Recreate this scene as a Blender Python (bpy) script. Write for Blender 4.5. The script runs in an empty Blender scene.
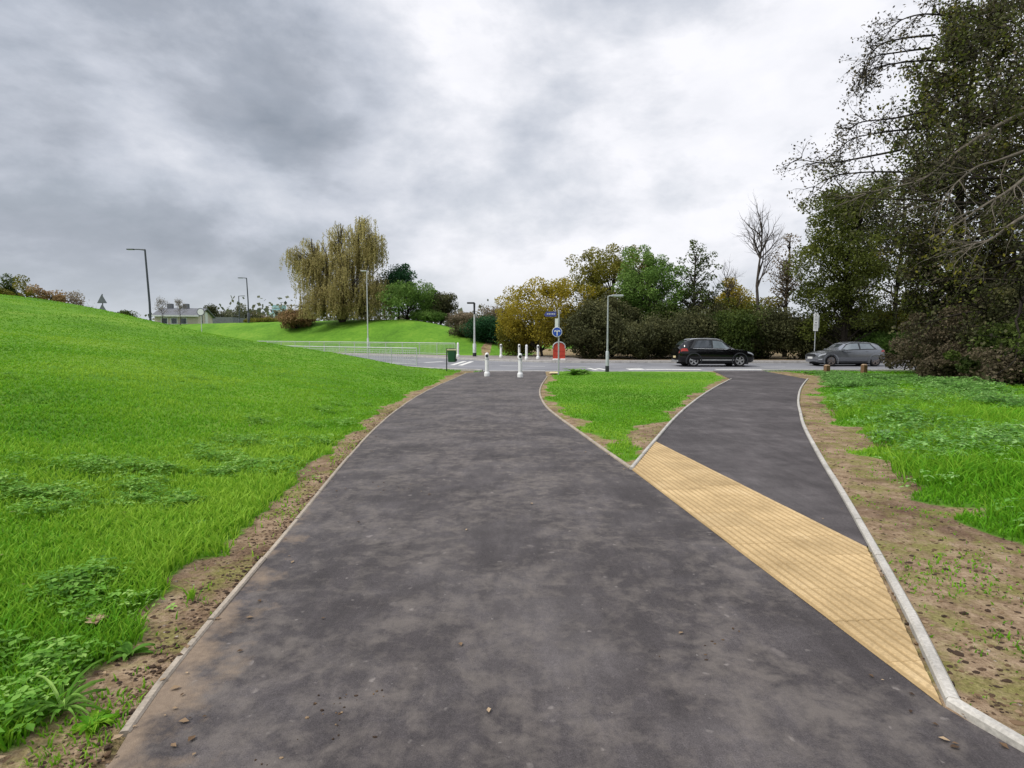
import bpy, bmesh, math, random
import numpy as np
from mathutils import Vector, Matrix
C = bpy.context.scene.collection
rad = math.radians
# ------------------------------------------------------------------ camera
EYE, F, HOR = 1.55, 560.0, 343.0
PITCH = math.atan((384-HOR)/F)
cam = bpy.data.cameras.new('camera'); camo = bpy.data.objects.new('camera', cam); C.objects.link(camo)
camo.location = (0, 0, EYE); camo.rotation_euler = (math.pi/2-PITCH, 0, 0)
cam.sensor_width = 36; cam.lens = F/1024*36; cam.clip_end = 3000; cam.clip_start = .05
bpy.context.scene.camera = camo

def ray(px, py):
    a = (px-512)/F; b = -(py-384)/F
    cp, sp = math.cos(PITCH), math.sin(PITCH)
    return a, cp+b*sp, -sp+b*cp
def base(y):
    return np.clip((np.asarray(y, float)-24), 0, 42)*.0185
def gp(px, py):                       # photograph pixel -> point on the sloping flat ground
    dx, dy, dz = ray(px, py)
    y = 10.
    for _ in range(60):
        z = float(base(y)); t = (z-EYE)/dz if dz < -1e-4 else 900
        y = .5*y+.5*min(t*dy, 400)
    return (y/dy*dx, y)
def at(px, py, Y):
    dx, dy, dz = ray(px, py); t = Y/dy
    return Vector((dx*t, Y, EYE+dz*t))

# ------------------------------------------------------------------ plan of the paths and road
LEFT = [gp(*p) for p in [(467,373),(448,380.5),(430,390),(407,404),(383,421),(350,455),(318,493),(300,523),(247.5,578),(212,624),(184,656),(112,761)]]
LEFT += [(LEFT[-1][0]-.02, .4), (LEFT[-1][0]-.05, -4)]
R_ISL = [gp(*p) for p in [(546.6,376.5),(541,385),(539,393),(542,402),(550.5,412),(587,439),(629,469)]]
S_LEFT = [gp(*p) for p in [(629,469),(653,441),(677,414.6),(697.7,398),(715,387),(730.7,379)]]
S_RIGHT = [gp(*p) for p in [(807,379),(800,388),(797,401),(799,413),(802,426),(816,454),(840,495),(868,546),(899,604),(922,653),(945.6,705)]]
R_NEAR = [S_RIGHT[-1], (S_RIGHT[-1][0]+.12, 1.9), (S_RIGHT[-1][0]+.3, 1.0), (S_RIGHT[-1][0]+.3, -4)]
T_IN = gp(632, 470); T_NEAR = gp(942, 706); T_A = gp(655, 443); T_B = gp(866, 547)
RY0 = 29.3
def spline(pts, n=6):
    P = [np.array(p, float) for p in pts]; out = []
    for i in range(len(P)-1):
        p0 = P[max(i-1,0)]; p1 = P[i]; p2 = P[i+1]; p3 = P[min(i+2,len(P)-1)]
        for k in range(n):
            t = k/n
            out.append(.5*((2*p1)+(-p0+p2)*t+(2*p0-5*p1+4*p2-p3)*t*t+(-p0+3*p1-3*p2+p3)*t**3))
    out.append(P[-1]); return [tuple(q) for q in out]
_lp = np.array([p for p in LEFT if p[1] > 1]); _cf = np.polyfit(np.log(_lp[:,1]), _lp[:,0], 4)
_yy = np.exp(np.linspace(math.log(_lp[:,1].max()), math.log(_lp[:,1].min()), 40))
LEFT = [(float(np.polyval(_cf, math.log(v))), float(v)) for v in _yy]+LEFT[-2:]
R_ISL = spline(R_ISL, 4); S_LEFT = spline(S_LEFT, 4); S_RIGHT = spline(S_RIGHT, 3)
END_L = (LEFT[0][0]+1.0, RY0); END_R = (R_ISL[0][0]+.15, RY0)
MAIN = [END_L]+LEFT+R_NEAR[::-1][:-1]+[T_NEAR, T_IN]+R_ISL[::-1]+[END_R]
SL = [p for p in S_LEFT if p[1] > T_A[1]]
SR = [p for p in S_RIGHT if p[1] > T_B[1]]
S_END_L = (S_LEFT[-1][0]+1.1, RY0); S_END_R = (S_RIGHT[0][0]+.4, RY0)
SIDE = [T_A]+SL+[S_END_L, S_END_R]+SR+[T_B]
TACT = [T_IN, T_A, T_B, T_NEAR]
ROAD_NEAR = [(75,31),(45,RY0+.2),(20,RY0),(-1.5,RY0),(-4,30.6),(-6.3,32.6),(-15.4,38.6),(-30,47),(-70,66)]
ROAD_FAR = [(75,39),(45,37.6),(20,37.2),(4.5,37.4),(2,38.2),(-1.8,40.2),(-7,45.5),(-15,51.5),(-28,58),(-78,82)]
ROAD = ROAD_NEAR+ROAD_FAR[::-1]
PAVE_FAR = ROAD_FAR[:]+[(-79,84.5),(-29,60.3),(-16,54.3),(-7.5,49.5),(-4,47.5),(1,47),(4.6,46.5),(5,41),(7,39.6),(20,39.3),(45,39.8),(75,41.2)]

def sd_poly(x, y, poly):
    P = np.array(poly); Q = np.roll(P, -1, 0)
    d = np.full(x.shape, 1e9); ins = np.zeros(x.shape, bool)
    for (ax, ay), (bx, by) in zip(P, Q):
        ex, ey = bx-ax, by-ay
        t = np.clip(((x-ax)*ex+(y-ay)*ey)/(ex*ex+ey*ey+1e-12), 0, 1)
        d = np.minimum(d, np.hypot(x-ax-t*ex, y-ay-t*ey))
        c = ((ay > y) != (by > y))
        with np.errstate(divide='ignore', invalid='ignore'):
            c &= x < (bx-ax)*(y-ay)/(by-ay+1e-15)+ax
        ins ^= c
    return np.where(ins, -d, d)
def sm(a, b, v):
    t = np.clip((v-a)/(b-a), 0, 1); return t*t*(3-2*t)
def hsh(ix, iy, s):
    v = np.sin(ix*127.1+iy*311.7+s*74.7)*43758.5453; return v-np.floor(v)
def vnoise(x, y, s=0):
    ix = np.floor(x); iy = np.floor(y); fx = x-ix; fy = y-iy
    fx = fx*fx*(3-2*fx); fy = fy*fy*(3-2*fy)
    return (hsh(ix,iy,s)*(1-fx)+hsh(ix+1,iy,s)*fx)*(1-fy)+(hsh(ix,iy+1,s)*(1-fx)+hsh(ix+1,iy+1,s)*fx)*fy
def fbm(x, y, s=0, o=4):
    a = 0; w = .5; t = 0
    for k in range(o):
        a = a+w*vnoise(x*2**k+k*17.3, y*2**k+k*9.1, s+k); t += w; w *= .5
    return a/t
_ly = np.array([p[1] for p in LEFT])[::-1]; _lx = np.array([p[0] for p in LEFT])[::-1]
def xleft(y): return np.interp(y, _ly, _lx)
LUSH = [gp(*p) for p in [(822,377),(826,398),(832,417),(873,440),(886,457),(906,487),(937,503),(985,508),(996,525),(1018,536)]]+[(4.3,3.4),(9,2.5),(30,8),(45,28.8),(14,28.8)]
_fr = [(2.5,46.2),(-1.5,46.8),(-4,48.2),(-7.5,50.2),(-16,55),(-29,61),(-79,85.2)]
MOUND2 = _fr+[(-120,300),(30,300),(6,52)]
def zg(x, y):
    x = np.asarray(x, float); y = np.asarray(y, float)
    z = base(y).copy()
    d = np.clip(xleft(y)-x-.25, 0, 60)
    S = .172*d*d/(d+1.1); S = np.where(S > 3.0, 3.0+1.7*np.tanh((S-3.0)/1.7), S)
    yc = 26.6+.22*d
    S = np.maximum(S-.22*np.exp(-((d-14)/5.5)**2), 0)
    z = z+S*(1-sm(yc, yc+4.5+.32*d, y))
    m = -sd_poly(x, y, MOUND2)
    z = z+3.5*sm(0, 10, m)**.85*sm(5, -13, x)
    lush = sm(-.3, 1.5, -sd_poly(x, y, LUSH))
    z = z+lush*(.10+.16*fbm(x*.5, y*.5, 5))*(1-.75*sm(15, 24, y))*(1-sm(25, 28.5, y))
    off = sm(.25, 1.5, d)+lush*.6
    z = z+off*(fbm(x*.35, y*.35, 2)-.5)*.30*(1-sm(25, 34, y))
    z = z+off*(fbm(x*2.2, y*2.2, 3)-.5)*.06*(1-sm(14, 20, y))
    return z
def zg1(x, y): return float(zg(np.array([x]), np.array([y]))[0])

# ------------------------------------------------------------------ object helpers
def tag(o, label=None, cat=None, group=None, kind=None):
    if label: o['label'] = label
    if cat: o['category'] = cat
    if group: o['group'] = group
    if kind: o['kind'] = kind
    return o
def thing(name, label, cat, loc=(0,0,0), rz=0, group=None):
    o = bpy.data.objects.new(name, None); C.objects.link(o); o.location = loc; o.rotation_euler = (0,0,rz)
    o.empty_display_size = .2
    return tag(o, label, cat, group)
def mk(name, V, faces, mat, parent=None, var=None, smooth=False, extra=None):
    """faces: list of int arrays (n,k)"""
    me = bpy.data.meshes.new(name); V = np.asarray(V, np.float32)
    faces = [np.asarray(f, np.int32) for f in faces if len(f)]
    tot = np.concatenate([np.full(len(f), f.shape[1], np.int32) for f in faces])
    idx = np.concatenate([f.ravel() for f in faces])
    st = np.concatenate([[0], np.cumsum(tot)[:-1]]).astype(np.int32)
    me.vertices.add(len(V)); me.vertices.foreach_set('co', V.ravel())
    me.loops.add(len(idx)); me.loops.foreach_set('vertex_index', idx)
    me.polygons.add(len(tot)); me.polygons.foreach_set('loop_start', st)
    try: me.polygons.foreach_set('loop_total', tot)
    except Exception: pass
    me.polygons.foreach_set('use_smooth', np.full(len(tot), bool(smooth)))
    if var is not None:
        a = me.attributes.new('var', 'FLOAT', 'POINT'); a.data.foreach_set('value', np.asarray(var, np.float32))
    for k, v in (extra or {}).items():
        a = me.attributes.new(k, 'FLOAT', 'POINT'); a.data.foreach_set('value', np.asarray(v, np.float32))
    me.update(calc_edges=True); me.validate()
    me.materials.append(mat)
    o = bpy.data.objects.new(name, me); C.objects.link(o)
    if parent: o.parent = parent
    return o
class MB:
    def __init__(s): s.v = []; s.f = {}
    def add(s, V, Fs):
        n = len(s.v); s.v += [tuple(p) for p in V]
        for f in Fs: s.f.setdefault(len(f), []).append([i+n for i in f])
        return s
    def box(s, c, d, rz=0, b=0):
        x, y, z = d[0]/2, d[1]/2, d[2]/2; co, si = math.cos(rz), math.sin(rz)
        if b <= 0:
            P = [(i*x, j*y, k*z) for k in (-1,1) for j in (-1,1) for i in (-1,1)]
            Fs = [(0,2,3,1),(4,5,7,6),(0,1,5,4),(2,6,7,3),(0,4,6,2),(1,3,7,5)]
        else:
            bm = bmesh.new(); bmesh.ops.create_cube(bm, size=1)
            bmesh.ops.scale(bm, vec=d, verts=bm.verts)
            bmesh.ops.bevel(bm, geom=bm.edges[:], offset=b, segments=2, affect='EDGES', profile=.5)
            bm.verts.ensure_lookup_table(); P = [tuple(v.co) for v in bm.verts]
            Fs = [tuple(v.index for v in f.verts) for f in bm.faces]; bm.free()
        return s.add([(c[0]+p[0]*co-p[1]*si, c[1]+p[0]*si+p[1]*co, c[2]+p[2]) for p in P], Fs)
    def tube(s, pts, r, n=8, cap=True):
        pts = [Vector(p) for p in pts]; rs = r if hasattr(r, '__len__') else [r]*len(pts)
        V = []; prev = None
        for i, p in enumerate(pts):
            t = (pts[min(i+1,len(pts)-1)]-pts[max(i-1,0)]).normalized()
            a = prev if prev is not None else (Vector((1,0,0)) if abs(t.x) < .8 else Vector((0,1,0)))
            u = (a-t*a.dot(t)).normalized(); w = t.cross(u); prev = u
            V += [p+(u*math.cos(2*math.pi*k/n)+w*math.sin(2*math.pi*k/n))*rs[i] for k in range(n)]
        Fs = [(i*n+k, i*n+(k+1)%n, (i+1)*n+(k+1)%n, (i+1)*n+k) for i in range(len(pts)-1) for k in range(n)]
        if cap: Fs += [tuple(range(n))[::-1], tuple((len(pts)-1)*n+k for k in range(n))]
        return s.add(V, Fs)
    def lathe(s, prof, c=(0,0,0), n=20, axis='z'):
        V = []; m = len(prof)
        for k in range(n):
            a = 2*math.pi*k/n
            for r, h in prof:
                p = (r*math.cos(a), r*math.sin(a), h)
                if axis == 'y': p = (p[0], p[2], p[1])
                V.append((c[0]+p[0], c[1]+p[1], c[2]+p[2]))
        return s.add(V, [(k*m+i, ((k+1)%n)*m+i, ((k+1)%n)*m+i+1, k*m+i+1) for k in range(n) for i in range(m-1)])
    def prism(s, poly, y0, y1, xf=None):     # polygon in (x,z) extruded along y
        n = len(poly); V = [(p[0], y0, p[1]) for p in poly]+[(p[0], y1, p[1]) for p in poly]
        if xf: V = [xf(v) for v in V]
        return s.add(V, [tuple(range(n)), tuple(range(2*n-1, n-1, -1))]+[(i, i+n, (i+1)%n+n, (i+1)%n) for i in range(n)])
    def build(s, name, mat, parent=None, smooth=False, bev=0):
        o = mk(name, s.v, [np.array(f) for f in s.f.values()], mat, parent, smooth=smooth)
        bm = bmesh.new(); bm.from_mesh(o.data); bmesh.ops.recalc_face_normals(bm, faces=bm.faces); bm.to_mesh(o.data); bm.free()
        if smooth:
            try: o.data.set_sharp_from_angle(angle=rad(40))
            except Exception: pass
        return o

# ------------------------------------------------------------------ materials
class N:
    def __init__(s, name):
        s.m = bpy.data.materials.new(name); s.m.use_nodes = True; s.t = s.m.node_tree
        s.b = s.t.nodes['Principled BSDF']; s.out = s.t.nodes['Material Output']
    def n(s, typ, **k):
        q = s.t.nodes.new(typ)
        for a, v in k.items():
            if a in q.inputs: q.inputs[a].default_value = v
            else: setattr(q, a, v)
        return q
    def l(s, a, b): s.t.links.new(a, b)
    def pos(s):
        return s.n('ShaderNodeNewGeometry').outputs['Position']
    def noise(s, scale, detail=4, rough=.55, dist=0, vec=None, w=None):
        q = s.n('ShaderNodeTexNoise'); q.inputs['Scale'].default_value = scale; q.inputs['Detail'].default_value = detail
        q.inputs['Roughness'].default_value = rough; q.inputs['Distortion'].default_value = dist
        s.l(vec if vec is not None else s.pos(), q.inputs['Vector']); return q.outputs['Fac']
    def ramp(s, fac, stops, interp='LINEAR'):
        q = s.n('ShaderNodeValToRGB'); cr = q.color_ramp; cr.interpolation = interp
        while len(cr.elements) < len(stops): cr.elements.new(.5)
        for e, (p, c) in zip(cr.elements, stops):
            e.position = p; e.color = (*c, 1) if hasattr(c, '__len__') else (c, c, c, 1)
        s.l(fac, q.inputs['Fac']); return q.outputs['Color']
    def mix(s, fac, a, b, mode='MIX'):
        q = s.n('ShaderNodeMix', data_type='RGBA', blend_type=mode)
        for i, v in ((0, fac), (6, a), (7, b)):
            if isinstance(v, (int, float)): q.inputs[i].default_value = v
            elif isinstance(v, tuple): q.inputs[i].default_value = (*v, 1)
            else: s.l(v, q.inputs[i])
        return q.outputs[2]
    def math(s, op, a, b=0.):
        q = s.n('ShaderNodeMath', operation=op)
        for i, v in ((0, a), (1, b)):
            if isinstance(v, (int, float)): q.inputs[i].default_value = v
            else: s.l(v, q.inputs[i])
        return q.outputs[0]
    def attr(s, name):
        return s.n('ShaderNodeAttribute', attribute_name=name).outputs['Fac']
    def bump(s, h, strength=.5, dist=.01):
        q = s.n('ShaderNodeBump'); q.inputs['Strength'].default_value = strength; q.inputs['Distance'].default_value = dist
        s.l(h, q.inputs['Height']); s.l(q.outputs['Normal'], s.b.inputs['Normal'])
    def col(s, c, rough=.8, spec=.3):
        if isinstance(c, tuple): s.b.inputs['Base Color'].default_value = (*c, 1)
        else: s.l(c, s.b.inputs['Base Color'])
        s.b.inputs['Roughness'].default_value = rough; s.b.inputs['Specular IOR Level'].default_value = spec
        return s
def simple(name, c, rough=.6, spec=.4, metal=0, dirt=.25, scale=6., coat=0):
    s = N(name); f = s.noise(scale, 5)
    s.col(s.mix(s.ramp(f, [(.35, 1.), (.75, 0.)]), tuple(v*(1-dirt) for v in c), c), rough, spec)
    s.b.inputs['Metallic'].default_value = metal; s.b.inputs['Coat Weight'].default_value = coat; s.b.inputs['Coat Roughness'].default_value = .05
    return s.m
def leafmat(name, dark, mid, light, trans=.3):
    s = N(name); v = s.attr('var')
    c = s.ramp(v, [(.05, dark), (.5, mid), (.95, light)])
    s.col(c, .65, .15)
    tr = s.n('ShaderNodeBsdfTranslucent'); s.l(s.mix(.5, c, light), tr.inputs['Color'])
    mx = s.n('ShaderNodeMixShader'); mx.inputs[0].default_value = trans
    s.l(s.b.outputs[0], mx.inputs[1]); s.l(tr.outputs[0], mx.inputs[2]); s.l(mx.outputs[0], s.out.inputs['Surface'])
    return s.m
def mat_asphalt(name, muddy):
    s = N(name)
    big = s.noise(.55, 5, .6); med = s.noise(2.6, 6, .62, .4); fine = s.noise(160, 2, .6); grain = s.noise(45, 4, .7)
    c = s.ramp(s.math('ADD', s.math('MULTIPLY', big, .6), s.math('MULTIPLY', med, .4)), [(.3, (.028,.0225,.022)), (.48, (.053,.045,.0445)), (.7, (.115,.101,.099))])
    st = s.n('ShaderNodeMapping'); st.inputs['Scale'].default_value = (3.2,.5,1); s.l(s.pos(), st.inputs['Vector']); stn = s.noise(2.4, 8, .72, .2, st.outputs[0])
    c = s.mix(.45, c, s.ramp(stn, [(.3, .22), (.5, .5), (.72, .85)]), 'OVERLAY')
    c = s.mix(.6, c, s.ramp(fine, [(.3, .25), (.55, .55), (.8, 1.)]), 'OVERLAY')
    c = s.mix(.35, c, s.ramp(grain, [(.3, .2), (.7, .85)]), 'OVERLAY')
    if muddy:
        mud = s.ramp(s.math('MULTIPLY', s.noise(1.3, 8, .68, .5), s.noise(7.5, 6, .68, .3)), [(.22, 0.), (.36, .55)])
        dust = s.ramp(s.noise(.45, 4, .6, .3), [(.5, 0.), (.68, .28)]); c = s.mix(dust, c, (.15,.132,.125))
        c = s.mix(mud, c, (.17,.145,.125))
        # dried splats and pale stones pressed in
        for sc, lo, colr, k in ((4.2, .10, (.22,.19,.172), .6), (9, .10, (.25,.22,.20), .55), (16, .10, (.30,.265,.24), .5), (30, .07, (.45,.42,.39), .5)):
            vo = s.n('ShaderNodeTexVoronoi'); vo.inputs['Scale'].default_value = sc; vo.inputs['Randomness'].default_value = 1
            wob = s.n('ShaderNodeVectorMath', operation='ADD'); nz = s.n('ShaderNodeTexNoise'); nz.inputs['Scale'].default_value = sc*1.7; nz.inputs['Detail'].default_value = 3
            s.l(s.pos(), nz.inputs['Vector'])
            scl = s.n('ShaderNodeVectorMath', operation='SCALE'); scl.inputs['Scale'].default_value = .7/sc
            s.l(nz.outputs['Color'], scl.inputs[0]); s.l(s.pos(), wob.inputs[0]); s.l(scl.outputs[0], wob.inputs[1]); s.l(wob.outputs[0], vo.inputs['Vector'])
            sep = s.n('ShaderNodeSeparateColor'); s.l(vo.outputs['Color'], sep.inputs[0])
            thr = s.math('MULTIPLY', s.math('POWER', sep.outputs[0], 4.), lo*3.2)
            m = s.n('ShaderNodeMapRange', interpolation_type='SMOOTHSTEP'); s.l(s.math('SUBTRACT', thr, vo.outputs['Distance']), m.inputs[0])
            m.inputs[1].default_value = 0; m.inputs[2].default_value = .2; m.inputs[4].default_value = k
            c = s.mix(s.math('MULTIPLY', m.outputs[0], s.math('MULTIPLY', sep.outputs[1], 1.)), c, colr)
        # soil washed over the left edge
        e = s.attr('edge'); em = s.math('ADD', e, s.math('MULTIPLY', s.math('SUBTRACT', s.noise(4, 5, .65), .5), 1.5))
        c = s.mix(s.ramp(em, [(.45, 0.), (.8, .85)]), c, s.mix(s.noise(30, 4), (.15,.105,.07), (.30,.225,.155)))
    s.col(c, .75, .35)
    s.bump(s.math('ADD', fine, s.math('MULTIPLY', grain, .8)), .55, .006)
    return s.m
def mat_road():
    s = N('road_asphalt'); f = s.noise(.4, 5); g = s.noise(50, 3)
    c = s.ramp(f, [(.3, (.15,.15,.16)), (.7, (.23,.23,.24))]); c = s.mix(.3, c, s.ramp(g, [(.3, .3), (.7, .8)]), 'OVERLAY')
    s.col(c, .85); return s.m
def mat_terrain():
    s = N('grass_and_soil')
    soil = s.attr('soil'); n1 = s.noise(6, 6, .65); n2 = s.noise(40, 4, .7)
    earth = s.ramp(s.math('ADD', s.math('MULTIPLY', n1, .6), s.math('MULTIPLY', n2, .4)), [(.33, (.09,.058,.036)), (.46, (.24,.165,.10)), (.58, (.38,.275,.18)), (.7, (.48,.38,.27))])
    brown = s.ramp(s.noise(.9, 4, .6), [(.5, 0.), (.66, .8)]); earth = s.mix(brown, earth, s.ramp(n2, [(.3, (.045,.025,.018)), (.7, (.18,.105,.07))]))
    moss = s.ramp(s.noise(2.3, 9, .72, .4), [(.47, 0.), (.6, .7)]); earth = s.mix(moss, earth, s.ramp(n2, [(.3, (.10,.11,.018)), (.7, (.29,.28,.08))]))
    vo = s.n('ShaderNodeTexVoronoi'); vo.inputs['Scale'].default_value = 22; s.l(s.pos(), vo.inputs['Vector'])
    sep = s.n('ShaderNodeSeparateColor'); s.l(vo.outputs['Color'], sep.inputs[0])
    peb = s.math('MULTIPLY', s.ramp(vo.outputs['Distance'], [(.16, 1.), (.24, 0.)]), s.ramp(sep.outputs[0], [(.84, 0.), (.87, 1.)]))
    earth = s.mix(peb, earth, s.ramp(sep.outputs[1], [(0, (.12,.08,.06)), (1, (.5,.42,.33))]))
    g1 = s.noise(.28, 5, .6); g2 = s.noise(3.2, 5, .65); g3 = s.noise(28, 3, .7)
    gr = s.ramp(s.math('ADD', s.math('MULTIPLY', g1, .45), s.math('ADD', s.math('MULTIPLY', g2, .3), s.math('MULTIPLY', g3, .25))),
                [(.34, (.05,.125,.014)), (.5, (.11,.245,.022)), (.66, (.21,.32,.045))])
    ng = s.math('ADD', soil, s.math('MULTIPLY', s.math('SUBTRACT', n1, .5), .5))
    s.col(s.mix(s.ramp(ng, [(.4, 0.), (.6, 1.)]), gr, earth), .95, .1)
    s.bump(s.math('ADD', s.math('MULTIPLY', n1, .5), s.math('ADD', n2, s.math('MULTIPLY', peb, .5))), .9, .03)
    return s.m
def mat_concrete(name, c):
    s = N(name); f = s.noise(3, 6, .65); g = s.noise(60, 3)
    k = s.mix(s.ramp(f, [(.3, 0.), (.7, 1.)]), tuple(v*.62 for v in c), c); k = s.mix(.4, k, s.ramp(g, [(.3, .3), (.7, .75)]), 'OVERLAY')
    s.col(k, .9, .2); s.bump(g, .3, .004); return s.m
M = {}
M['asphalt'] = mat_asphalt('path_asphalt', True); M['asphalt2'] = mat_asphalt('side_path_asphalt', False)
M['road'] = mat_road(); M['terrain'] = mat_terrain()
M['edging'] = mat_concrete('edging_concrete', (.50,.47,.42)); M['edging_l'] = mat_concrete('old_edging_concrete', (.40,.34,.27))
M['kerb'] = mat_concrete('kerb_concrete', (.50,.48,.45)); M['pave'] = mat_concrete('pavement_concrete', (.30,.27,.25))
def mat_tactile():
    s = N('buff_tactile_concrete'); f = s.noise(2.2, 6, .65); g = s.noise(70, 3); st = s.noise(9, 6, .7)
    c = s.ramp(f, [(.3, (.34,.24,.12)), (.55, (.475,.34,.175)), (.75, (.55,.41,.23))])
    c = s.mix(s.ramp(st, [(.58, 0.), (.75, .5)]), c, (.24,.16,.08)); c = s.mix(.35, c, s.ramp(g, [(.3, .3), (.7, .8)]), 'OVERLAY')
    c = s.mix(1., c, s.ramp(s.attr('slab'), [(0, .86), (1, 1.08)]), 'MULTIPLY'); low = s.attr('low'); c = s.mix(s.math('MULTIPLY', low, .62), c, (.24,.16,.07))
    s.col(c, .9, .2); s.bump(g, .3, .003); return s.m
M['tactile'] = mat_tactile()
M['white_paint'] = simple('white_road_paint', (.72,.71,.66), .8, .2, dirt=.35, scale=5)
M['yellow_paint'] = simple('cream_road_paint', (.70,.58,.33), .8, .2, dirt=.35, scale=5)
M['white_plastic'] = simple('white_plastic', (.80,.80,.78), .45, .4, dirt=.15)
M['dark_plastic'] = simple('dark_plastic', (.025,.027,.03), .5, .4)
M['galv'] = simple('galvanised_steel', (.46,.48,.49), .5, .5, .35, dirt=.25)
M['rail'] = simple('weathered_rail_steel', (.52,.54,.52), .55, .4, .0)
M['darkpole'] = simple('dark_grey_steel', (.06,.068,.08), .5, .4)
M['palepole'] = simple('pale_grey_steel', (.55,.57,.56), .5, .4)
M['bin'] = simple('bin_green', (.018,.085,.035), .45, .5)
M['bintop'] = simple('bin_top_cream', (.55,.47,.32), .7)
M['red'] = simple('red_plastic', (.50,.055,.028), .5, .4, dirt=.3)
M['blue'] = simple('sign_blue', (.012,.07,.42), .4, .5, dirt=.1)
M['fingerblue'] = simple('finger_sign_blue', (.06,.075,.28), .45, .5, dirt=.15)
M['signwhite'] = simple('sign_white', (.75,.76,.74), .4, .4, dirt=.1)
M['signgrey'] = simple('sign_back_grey', (.14,.15,.17), .6)
M['wood'] = simple('weathered_post_wood', (.20,.115,.065), .85, .2, dirt=.5, scale=14)
M['woodtop'] = simple('cut_post_top', (.40,.29,.19), .85, .2, dirt=.4, scale=14)
M['black'] = simple('car_black_paint', (.004,.004,.005), .12, .35, 0, coat=.35)
M['grey'] = simple('car_grey_paint', (.22,.23,.25), .24, .5, .6, coat=.7, dirt=.05)
M['silver'] = simple('satin_silver', (.62,.63,.64), .3, .6, .7)
M['rim'] = simple('alloy_rim', (.55,.55,.56), .35, .6, .6)
M['rim2'] = simple('bronzed_alloy_rim', (.24,.20,.18), .4, .5, .5)
M['tyre'] = simple('tyre_rubber', (.014,.014,.015), .85, .2)
M['tail'] = simple('tail_light_red', (.42,.045,.035), .3, .5)
M['lamp'] = simple('headlight_glass', (.55,.57,.60), .15, .7)
M['plate'] = simple('number_plate_white', (.7,.7,.68), .4)
def mat_glass():
    s = N('tinted_car_glass'); s.col((.035,.042,.05), .06, .9); s.b.inputs['Coat Weight'].default_value = .6; s.b.inputs['Coat Roughness'].default_value = .03; return s.m
M['glass'] = mat_glass()
M['glass_l'] = simple('painted_sky_sheen_glass', (.17,.20,.22), .08, .9, .0)  # paler copy of the car glass, sky reflection put into its base colour
def mat_bark(name, a, b):
    s = N(name); f = s.noise(9, 6, .7)
    s.col(s.ramp(f, [(.3, a), (.7, b)]), .95, .1); s.bump(f, .7, .03); return s.m
M['bark'] = mat_bark('dark_bark', (.012,.010,.008), (.05,.042,.034))
M['barkpale'] = mat_bark('pale_dead_wood', (.06,.05,.04), (.19,.165,.13))
M['barkmid'] = mat_bark('grey_brown_bark', (.03,.025,.022), (.10,.085,.07))
L = {
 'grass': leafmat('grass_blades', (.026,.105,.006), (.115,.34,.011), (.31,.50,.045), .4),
 'weed': leafmat('weed_leaves', (.04,.12,.010), (.14,.33,.035), (.36,.55,.14), .3),
 'nettle': leafmat('nettle_leaves', (.03,.10,.015), (.14,.33,.05), (.36,.56,.20), .3),
 'palew': leafmat('pale_dock_leaves', (.10,.20,.09), (.25,.40,.22), (.45,.60,.40), .25),
 'litter': leafmat('leaf_litter', (.045,.028,.018), (.16,.10,.055), (.40,.29,.18), .1),
 'willow': leafmat('willow_leaves', (.09,.078,.026), (.36,.31,.115), (.58,.51,.23), .45),
 'yellow': leafmat('yellow_leaves', (.055,.06,.008), (.26,.215,.022), (.54,.42,.045), .35),
 'olive': leafmat('olive_leaves', (.03,.034,.006), (.13,.135,.018), (.30,.26,.04), .3),
 'green': leafmat('mid_green_leaves', (.025,.06,.010), (.10,.19,.032), (.22,.33,.08), .3),
 'dgreen': leafmat('dark_green_leaves', (.014,.024,.006), (.05,.078,.015), (.12,.155,.032), .25),
 'ivy': leafmat('ivy_green_leaves', (.02,.03,.006), (.080,.100,.016), (.18,.20,.036), .25),
 'ever': leafmat('evergreen_leaves', (.005,.022,.009), (.016,.065,.022), (.05,.14,.05), .2),
 'shade': leafmat('shaded_hedge_leaves', (.016,.018,.008), (.066,.072,.028), (.17,.165,.07), .2),
 'rust': leafmat('rust_leaves', (.07,.04,.018), (.24,.15,.065), (.40,.27,.13), .25),
 'tan': leafmat('tan_leaves', (.07,.055,.035), (.20,.155,.10), (.34,.28,.19), .25),
 'purple': leafmat('brown_purple_leaves', (.018,.016,.011), (.062,.055,.034), (.15,.125,.07), .2),
 'brush': leafmat('dead_brush_leaves', (.03,.024,.014), (.105,.085,.05), (.25,.20,.13), .2),
 'haze': leafmat('hazy_far_leaves', (.05,.06,.045), (.12,.13,.085), (.22,.21,.13), .2),
}

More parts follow.
